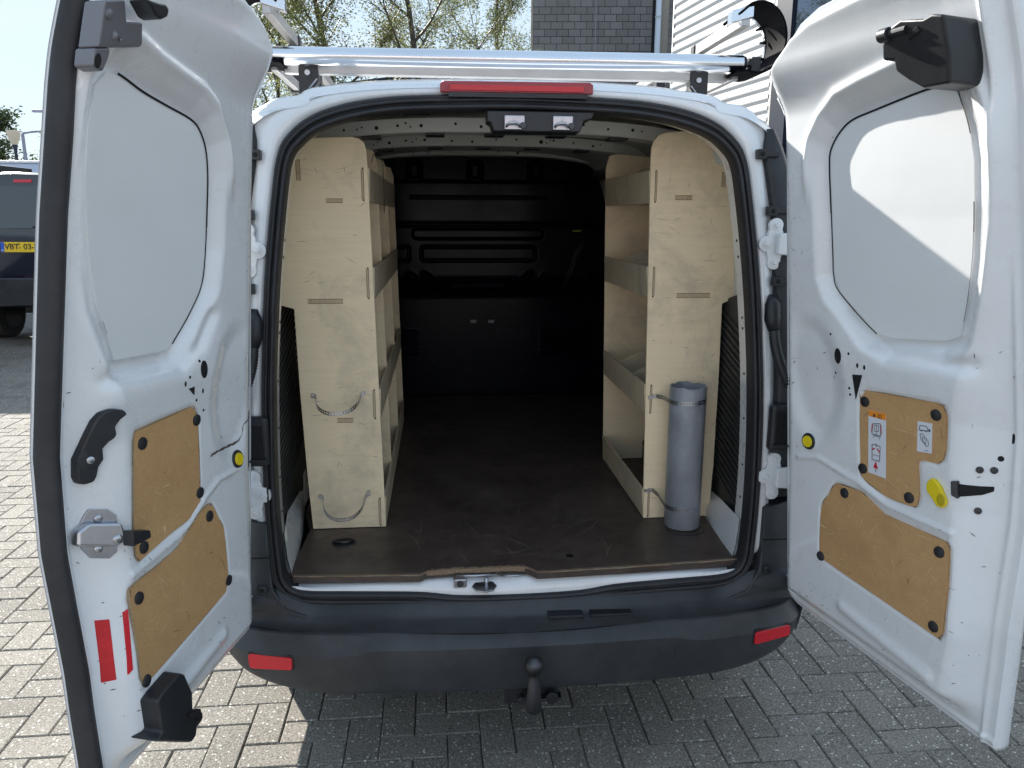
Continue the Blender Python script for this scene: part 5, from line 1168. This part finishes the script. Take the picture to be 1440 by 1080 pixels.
# ---- hall with corrugated cladding and glazing
hb = empty('cladding_hall', (7.5, 15, 0), 'hall with white corrugated metal cladding and dark framed glazing right of the van', 'building')
ihb = Matrix.Translation((-7.5, -15, 0))
def hp(o): o.parent = hb; o.matrix_parent_inverse = ihb; return o
CLAD = paint('white_cladding_paint', (.62, .63, .65), .5, .1, .3, False)
def hpt(t, d, z): p = Bc+wall_dir*t+wn_*(-d); return (p.x, p.y, z)
def clad(t0, t1, z0, z1):
    # horizontal sinus sheet, each sheet its own piece
    L = []; pitch = .25; n = int((z1-z0)/pitch*12)
    for k in range(n+1):
        z = z0+(z1-z0)*k/n; ph = (z/pitch) % 1; d = -.070*(.5+.5*math.sin(2*math.pi*ph)); d = max(-.062, min(-.008, d*1.25-.004))
        L.append([hpt(t0, d, z), hpt(t1, d, z)])
    v, f = strips(L, False); return hp(link_mesh('cladding_sheet', v, f, CLAD, None, True))
clad(.16, 2.9, 0, 9.0); clad(2.905, 5.55, 0, 9.0); clad(11.9, 16, 0, 9.0); clad(16.005, 21, 0, 9.0)
m = MB(); rr_ = random.Random(4)
for t in (1.2, 2.4, 3.6, 4.8):
    for k in range(34): z = .25*k+.0625; m.cyl(hpt(t, -.058, z), hpt(t, -.072, z), .012, n=6)
hp(m.build('cladding_screw', BRACKET, None, kind='stuff'))
m = MB(); m.prism([(.10, 0), (.16, 0), (.16, 9), (.10, 9)], lambda t, z: hpt(t, -.05, z), lambda t, z: hpt(t, .1, z)); hp(m.build('edge_profile', ALU_M, None)); m = MB(); m.prism([(5.55, 0), (5.66, 0), (5.66, 9), (5.55, 9)], lambda t, z: hpt(t, -.05, z), lambda t, z: hpt(t, .1, z)); hp(m.build('edge_profile', ALU_M, None))
FR = mat('dark_frame', (.012, .018, .035), .35)
m = MB(); m.prism([(5.66, 0), (6.28, 0), (6.28, 9), (5.66, 9)], lambda t, z: hpt(t, -.06, z), lambda t, z: hpt(t, .2, z)); hp(m.build('window_mullion', FR, None))
for t in (8.1, 9.9, 11.78):
    m = MB(); m.prism([(t, 0), (t+.10, 0), (t+.10, 9), (t, 9)], lambda t, z: hpt(t, -.05, z), lambda t, z: hpt(t, .1, z)); hp(m.build('window_mullion', FR, None))
for z in (0, 2.6, 4.30, 8.9):
    m = MB(); m.prism([(6.28, z), (11.78, z), (11.78, z+.09), (6.28, z+.09)], lambda t, z: hpt(t, -.045, z), lambda t, z: hpt(t, .1, z)); hp(m.build('transom', FR, None))
SKYG = mat('reflective_glazing', (.10, .13, .18), .02, .85, spec=1)
for a, b in ((6.28, 8.1), (8.2, 9.9), (10.0, 11.78)):
    m = MB(); m.prism([(a, 0), (b, 0), (b, 9), (a, 9)], lambda t, z: hpt(t, 0, z), lambda t, z: hpt(t, .03, z)); hp(m.build('window_pane', SKYG, None))
m = MB(); m.prism([(.1, 0), (21, 0), (21, 9), (.1, 9)], lambda t, z: hpt(t, .12, z), lambda t, z: hpt(t, 9, z)); hp(m.build('hall_wall', MORT, None))
# low white building behind, its eave rises past the brake light
lb = empty('low_white_building', (1.5, 28, 0), 'low white building with dark roof edge behind the trees and grey wall', 'building')
ilb = Matrix.Translation((-1.5, -28, 0))
m = MB(); m.prism([(-3.5, 0), (3.25, 0), (3.25, 6.83), (-3.5, 5.93)], lambda x, z: (x, 26.4, z), lambda x, z: (x, 27.0, z)); o = m.build('wall', BLUEW, None); o.parent = lb; o.matrix_parent_inverse = ilb
m = MB(); m.prism([(-3.6, 5.92), (3.5, 6.84), (3.5, 6.98), (-3.6, 6.04)], lambda x, z: (x, 26.3, z), lambda x, z: (x, 27.1, z)); o = m.build('roof_edge', FR, None); o.parent = lb; o.matrix_parent_inverse = ilb

# ---- trees: trunk with forking limbs, sparse young leaves
BARK = birch('bark', (.085, .070, .055), (.045, .038, .030), (1, 1, 6)); 
def leafmat(name, a, b):
    m = mat(name, a, .6, spec=.3); g = nd(m, 'ShaderNodeNewGeometry'); c = ramp(m, g.outputs['Random Per Island'], [(0, a), (1, b)]); lk(m, c, bsdf(m).inputs['Base Color'])
    bsdf(m).inputs['Subsurface Weight'].default_value = 0; t = nd(m, 'ShaderNodeBsdfTranslucent'); lk(m, c, t.inputs['Color']); x = nd(m, 'ShaderNodeMixShader'); x.inputs[0].default_value = .45
    out = m.node_tree.nodes['Material Output']; lk(m, bsdf(m).outputs[0], x.inputs[1]); lk(m, t.outputs[0], x.inputs[2]); lk(m, x.outputs[0], out.inputs[0]); return m
LEAF1 = leafmat('young_leaves', (.11, .13, .045), (.24, .25, .085)); LEAF2 = leafmat('dark_leaves', (.035, .055, .025), (.075, .10, .04))
def tree(x, y, H_, spread, seed, label, leaf, nleaf, lsize, trunk_r=.12, first=.22, conif=False, group=None, twig=True):
    rg = random.Random(seed); t = empty('tree', (x, y, 0), label, 'tree', group)
    tm = MB(); lv = []; tips = []
    def branch(p, d, L_, r_, lev):
        pts = [p]; n = 6 if lev < 2 else 4; q = Vector(d)
        for k in range(n):
            q = (q+Vector((rg.uniform(-1, 1), rg.uniform(-1, 1), rg.uniform(-.5, .9)))*(.10 if lev == 0 else .20)).normalized(); p = p+q*(L_/n); pts.append(p.copy())
        tm.tube(pts, [r_*(1-.75*k/n) for k in range(n+1)], 7 if lev == 0 else 5 if lev == 1 else 3, cap=False)
        if lev >= 2 or (lev == 1): tips.extend(pts[1:] if lev >= 2 else pts[3:])
        if lev < 3:
            nb = (15 if lev == 0 else 8 if lev == 1 else 4)
            for k in range(nb):
                fr = (first+(1-first)*(k+rg.random()*.6)/nb) if lev == 0 else rg.uniform(.25, 1)
                i = min(int(fr*n), n-1); bp_ = pts[i].lerp(pts[i+1], fr*n-i); a = rg.uniform(0, 2*math.pi)+k*2.4
                up = .35 if conif else rg.uniform(.45, 1.0); side_ = Vector((math.cos(a), math.sin(a), 0))
                if lev == 0: nd2 = (side_+Vector((0, 0, up))).normalized(); ln = spread*(1.05-.65*max(0, fr-first)/(1-first))*rg.uniform(.75, 1.15)
                else: nd2 = (q*.75+side_*.75+Vector((0, 0, rg.uniform(-.1, .5)))).normalized(); ln = L_*rg.uniform(.35, .6)
                branch(bp_, nd2, ln, r_*(.42 if lev == 0 else .5)*(1-.4*fr), lev+1)
    branch(Vector((0, 0, 0)), Vector((rg.uniform(-.04, .04), rg.uniform(-.04, .04), 1)), H_, trunk_r, 0)
    tr = tm.build('trunk', BARK, t, True)
    lm = MB(); vv = []; ffl = []
    for k in range(nleaf):
        c = rg.choice(tips)+Vector((rg.gauss(0, .13), rg.gauss(0, .13), rg.gauss(0, .12))); a = Vector((rg.uniform(-1, 1), rg.uniform(-1, 1), rg.uniform(-.6, .6))).normalized(); b = a.orthogonal().normalized(); s_ = lsize*rg.uniform(.6, 1.3)
        n = len(vv); vv += [tuple(c-a*s_), tuple(c+b*s_*.5), tuple(c+a*s_), tuple(c-b*s_*.5)]; ffl.append((n, n+1, n+2, n+3))
    link_mesh('crown', vv, ffl, leaf, t)
    return t
g1 = 'trees behind the roof rack'
tree(-2.45, 20.4, 10.5, 3.1, 3, 'young alder in thin leaf at left above the roof rack, several upright stems', LEAF1, 33000, .038, .13, .30, group=g1)
tree(-.05, 20.2, 11.0, 3.3, 8, 'young alder in thin leaf rising straight above the red brake light', LEAF1, 33000, .038, .14, .30, group=g1)
tree(2.9, 33.5, 15.0, 4.6, 14, 'young alder in thin leaf half hidden behind the grey block wall', LEAF1, 26000, .058, .16, .28, group=g1)
tree(-5.3, 23.5, 8.0, 2.6, 21, 'small leafing tree seen low between left door and roof rack', LEAF1, 14000, .042, .11, .25, group=g1)
tree(-19.4, 34.6, 5.9, 2.9, 31, 'dark dense tree at the left edge behind the flared lamp', LEAF2, 16000, .085, .16, .12, True)
tree(-17.4, 35.5, 5.0, 1.5, 37, 'bare spring tree right of the bent lamp post', LEAF1, 1800, .04, .08, .2)
tree(-27.0, 36.0, 7.0, 3.0, 41, 'broad green tree far left beyond the parked vehicles', LEAF2, 9000, .09, .16, .12)
# hedge line far away
hedge = MB(); rg = random.Random(99); vv = []; ffl = []
for k in range(16000):
    x = rg.uniform(-60, -9); top = 2.6+.7*math.sin(x*.8)+.4*math.sin(x*2.3); c = Vector((x, 46+rg.uniform(-1.5, 1.5), top*rg.random()**.6)); a = Vector((rg.uniform(-1, 1), rg.uniform(-1, 1), rg.uniform(-1, 1))).normalized(); b = a.orthogonal().normalized(); s_ = .13
    n = len(vv); vv += [tuple(c-a*s_), tuple(c+b*s_*.6), tuple(c+a*s_), tuple(c-b*s_*.6)]; ffl.append((n, n+1, n+2, n+3))
hd = link_mesh('hedge', vv, ffl, LEAF2); tag(hd, 'distant row of bushes along the far edge of the car park', 'hedge', kind='stuff')

# ---- street lamps
GALV = mat('lamp_post_grey', (.30, .30, .38), .5)
t = empty('street_lamp', (-15.95, 29.6, 0), 'dark post-top street lamp with flared frosted glass shade', 'street lamp')
MB().tube([(0, 0, 0), (0, 0, 2.5), (0, 0, 3.9), (0, 0, 4.15)], [.07, .06, .055, .10], 10).build('lamp_post', FR, t, True)
L = [[(r_*math.cos(a), r_*math.sin(a), z) for a in np.linspace(0, 2*math.pi, 16, endpoint=False)] for r_, z in ((.10, 4.16), (.20, 4.42), (.235, 4.62), (.24, 4.66), (.02, 4.68))]
v, f = strips(L); link_mesh('lamp_shade', v, f, mat('frosted_lamp_glass', (.72, .62, .48), .35), t, True)
def arm_lamp(x, y, h, dx, dz, label):
    t = empty('street_lamp', (x, y, 0), label, 'street lamp')
    MB().tube([(0, 0, 0), (0, 0, h*.5), (0, 0, h-.05), (.04*dx, 0, h), (dx*.5, 0, h+dz*.7), (dx, 0, h+dz)], [.07, .06, .05, .04, .035, .03], 8).build('lamp_post', GALV, t, True)
    MB().box(min(dx, dx*1.35), max(dx, dx*1.35), -.06, .06, h+dz-.02, h+dz+.04).build('lamp_head', GALV, t, bevel=.01)
arm_lamp(-13.05, 24.3, 4.08, .42, .05, 'grey lamp post with short arm bent to the right over the pale truck')
arm_lamp(-9.15, 19.0, 3.98, -.75, .12, 'lamp arm reaching left out from behind the open left door')

# ---- dark van parked at left
bv = empty('parked_van', (-5.3, 7.9, 0), 'black van parked at left with yellow number plate VBT-03-F', 'van')
ang = R(3)
pv_ = [(-.90, .50), (-.95, .70), (-.965, 1.05), (-.93, 1.45), (-.88, 1.85), (-.80, 2.02), (-.60, 2.085), (0, 2.11), (.60, 2.085), (.80, 2.02), (.88, 1.85), (.93, 1.45), (.965, 1.05), (.95, .70), (.90, .50)]
def bsec(y, k, kz, zlow=.5): return [(x*k, y, zlow+(z-zlow)*kz) for x, z in pv_]
loops = [bsec(.10, .93, .965), bsec(.03, .965, .985), bsec(.0+.06, 1, 1), bsec(1.5, 1, 1), bsec(3.4, 1, .995), bsec(3.9, .98, .80), bsec(4.4, .96, .45), bsec(4.95, .88, .36)]
loops[0] = [(x, .02+.10*max(0, (z-1.0))/1.1, z) for x, y, z in loops[0]]; loops[1] = [(x, .035+.09*max(0, (z-1.0))/1.1, z) for x, y, z in loops[1]]; loops[2] = [(x, .10+.07*max(0, (z-1.0))/1.1, z) for x, y, z in loops[2]]
v, f = strips(loops, False); nn_ = len(pv_); f.append(tuple(range(nn_))); bodyv = link_mesh('body', v, f, BLACKP, bv, False)
bodyv.data.polygons.foreach_set('use_smooth', [True]*len(bodyv.data.polygons)); bodyv.data.set_sharp_from_angle(angle=R(30))
def yb_(z): return .02+.10*max(0, z-1.0)/1.1
def vp(poly, name, m, o0, o1=-.01, bev=.006, par=None): 
    return MB().prism(poly, lambda x, z: (x, yb_(z)-o0, z), lambda x, z: (x, yb_(z)-o1, z)).build(name, m, par or bv, bevel=bev)
vp([(-.74, 1.48), (-.70, 1.90), (-.66, 1.95), (.66, 1.95), (.70, 1.90), (.74, 1.48), (.70, 1.44), (-.70, 1.44)], 'rear_window', GLASSD, .008)
vp([(-.01, 1.985), (-.01, 2.020), (.20, 2.020), (.20, 1.985)], 'brake_light', RED, .012, bev=.004)
vp([(-.95, .52), (-.96, .80), (-.90, .86), (.90, .86), (.96, .80), (.95, .52)], 'bumper', BUMPER, .10, .05, .02)
vp([(-.93, 1.0), (-.94, 1.35), (-.86, 1.55), (-.84, 1.0)], 'tail_lamp', RED, .02); vp([(.93, 1.0), (.94, 1.35), (.86, 1.55), (.84, 1.0)], 'tail_lamp', RED, .02)
MB().tube([(.18, yb_(1.48)-.03, 1.46), (.30, yb_(1.5)-.03, 1.50), (.34, yb_(1.75)-.03, 1.78)], .010, 6).build('wiper', BLACK, bv, True)
MB().box(-.95, -.30, .10, 1.1, 2.12, 2.20).build('roof_bar', BLACK, bv, bevel=.01); m = MB(); m.box(-.85, -.30, .0, .08, 2.15, 2.17); m.build('roof_bar_rail', ALU_M, bv)
pl = vp([(-.215, 1.165), (-.215, 1.285), (.262, 1.285), (.262, 1.165)], 'number_plate', mat('plate_yellow', (.85, .55, .02), .4), .022, .0, .002)
vp([(-.214, 1.168), (-.214, 1.283), (-.172, 1.283), (-.172, 1.168)], 'plate_band', mat('plate_blue', (.02, .10, .55), .4), .0235, .021, 0, pl)
def text(s, size, x, z, m, parent, off=.024, ext=.0006, sx=1, name='lettering'):
    cu_ = bpy.data.curves.new(name, 'FONT'); cu_.body = s; cu_.size = size; cu_.extrude = ext; cu_.align_x = 'CENTER'; cu_.align_y = 'CENTER'; cu_.offset = size*.012
    tmp = bpy.data.objects.new(name, cu_); COL.objects.link(tmp); bpy.context.view_layer.update()
    dg = bpy.context.evaluated_depsgraph_get(); me = bpy.data.meshes.new_from_object(tmp.evaluated_get(dg)); bpy.data.objects.remove(tmp)
    me.materials.clear(); me.materials.append(m); o = bpy.data.objects.new(name, me); COL.objects.link(o); o.parent = parent
    o.matrix_local = Matrix.Translation((x, yb_(z)-off, z)) @ Matrix.Rotation(math.pi/2, 4, 'X') @ Matrix.Diagonal((sx, 1, 1, 1)); return o
text('VBT', .096, -.082, 1.226, INK, pl); text('1', .040, .008, 1.260, INK, pl); text('-', .08, .008, 1.222, INK, pl); text('03-F', .096, .138, 1.226, INK, pl); text('NL', .028, -.193, 1.190, LABEL, pl)
MB().box(-.85, .85, 1.5, 4.8, .25, .52).build('chassis', TYRE, bv)
for x in (-.80, .80):
    for y in (.9, 4.0):
        m = MB(); m.cyl((x-.12, y, .33), (x+.12, y, .33), .33, n=28); w_ = m.build('wheel', TYRE, bv, bevel=.02); MB().cyl((x-.13, y, .33), (x+.13, y, .33), .20, n=20).build('rim', DARKSTEEL, w_)
bv.rotation_euler = (0, 0, R(-2)); bv.location = (-5.28, 7.9, 0); bv.scale = (1, 1, 1)
# pale truck box beyond it
tk = empty('box_truck', (-9.2, 12.9, 0), 'pale blue-white box truck parked behind the black van', 'truck')
MB().box(-2.4, 2.6, 0, 2.4, .75, 2.50).build('cargo_box', BLUEW, tk, bevel=.02); MB().box(-2.42, 2.62, -.02, 2.42, 2.50, 2.545).build('roof_trim', WHITE, tk, bevel=.01)
m = MB()
for x in (.2, 1.05): m.box(x, x+.012, -.006, 0, .8, 2.48)
m.build('panel_joint', GALV, tk); MB().box(-3.9, -2.45, .1, 2.3, .6, 2.2).build('cab', BLUEW, tk, bevel=.12, seg=4); MB().box(-3.95, 2.5, .3, 2.1, .45, .75).build('chassis', TYRE, tk)
for x in (-3.2, 1.5):
    for y in (.15, 2.25): MB().cyl((x, y-.12, .42), (x, y+.12, .42), .42, n=24).build('wheel', TYRE, tk, bevel=.02)
# grey car just entering the frame at left
gc = empty('parked_car', (-5.55, 5.9, 0), 'grey car with red trim line, only its corner showing at the left edge', 'car')
GREY = paint('grey_car_paint', (.10, .11, .13), .3, .8, .3, False)
half_c = [(.86, .30), (.90, .50), (.905, .72), (.88, .92), (.80, .98), (.66, 1.30), (.58, 1.42), (.3, 1.47), (0, 1.48)]
def csec(y, k, kz): 
    s_ = [(x*k, y, .3+(z-.3)*kz if z <= 1 else .3+.68*kz+(z-.98)*max(0, kz*2-1)*.98) for x, z in half_c]; return s_+[(-x, y_, z) for x, y_, z in reversed(s_[:-1])]
loops = [csec(0, .86, .60), csec(.06, .95, .9), csec(.3, 1, 1), csec(1.2, 1, 1.02), csec(2.4, 1, 1.02), csec(3.1, .99, .78), csec(3.9, .92, .66), csec(4.1, .8, .4)]
v, f = strips(loops, False); f.append(tuple(range(17))); link_mesh('body', v, f, GREY, gc, True)
m = MB(); m.box(.70, .915, -.02, .10, .885, .90); m.box(.70, .915, -.02, .10, .60, .615); m.build('red_trim', RED, gc)
m = MB(); m.box(.55, .90, -.03, .10, .62, .88); m.build('tail_lamp', GLASSD, gc, bevel=.02)
for x in (-.78, .78):
    for y in (.7, 3.3): MB().cyl((x-.1, y, .31), (x+.1, y, .31), .31, n=24).build('wheel', TYRE, gc, bevel=.02)
MB().box(-.62, .62, .30, 2.5, .99, 1.30).build('windows', GLASSD, gc, bevel=.12, seg=3)
gc.rotation_euler = (0, 0, R(92)); gc.location = (-5.5, 6.6, 0)
# white hall behind the photographer, seen only as reflections in paint and glass
wh_ = empty('white_hall', (-6, -26, 0), 'white hall with red fascia standing behind the camera, visible only in reflections', 'building')
MB().box(-12, 14, -6, 0, 0, 4.2).build('wall', BLANK, wh_); MB().box(-12.1, 14.1, -6.1, .1, 4.2, 5.4).build('fascia', mat('fascia_red', (.35, .05, .03), .5), wh_)
for x in (-9, -5, -1, 3, 7, 11): MB().box(x-1.2, x+1.2, -.02, .03, .8, 2.6).build('window', GLASSD, wh_)
for o in list(scene.objects):
    if o.type == 'MESH' and o.name.startswith('Empty'): pass
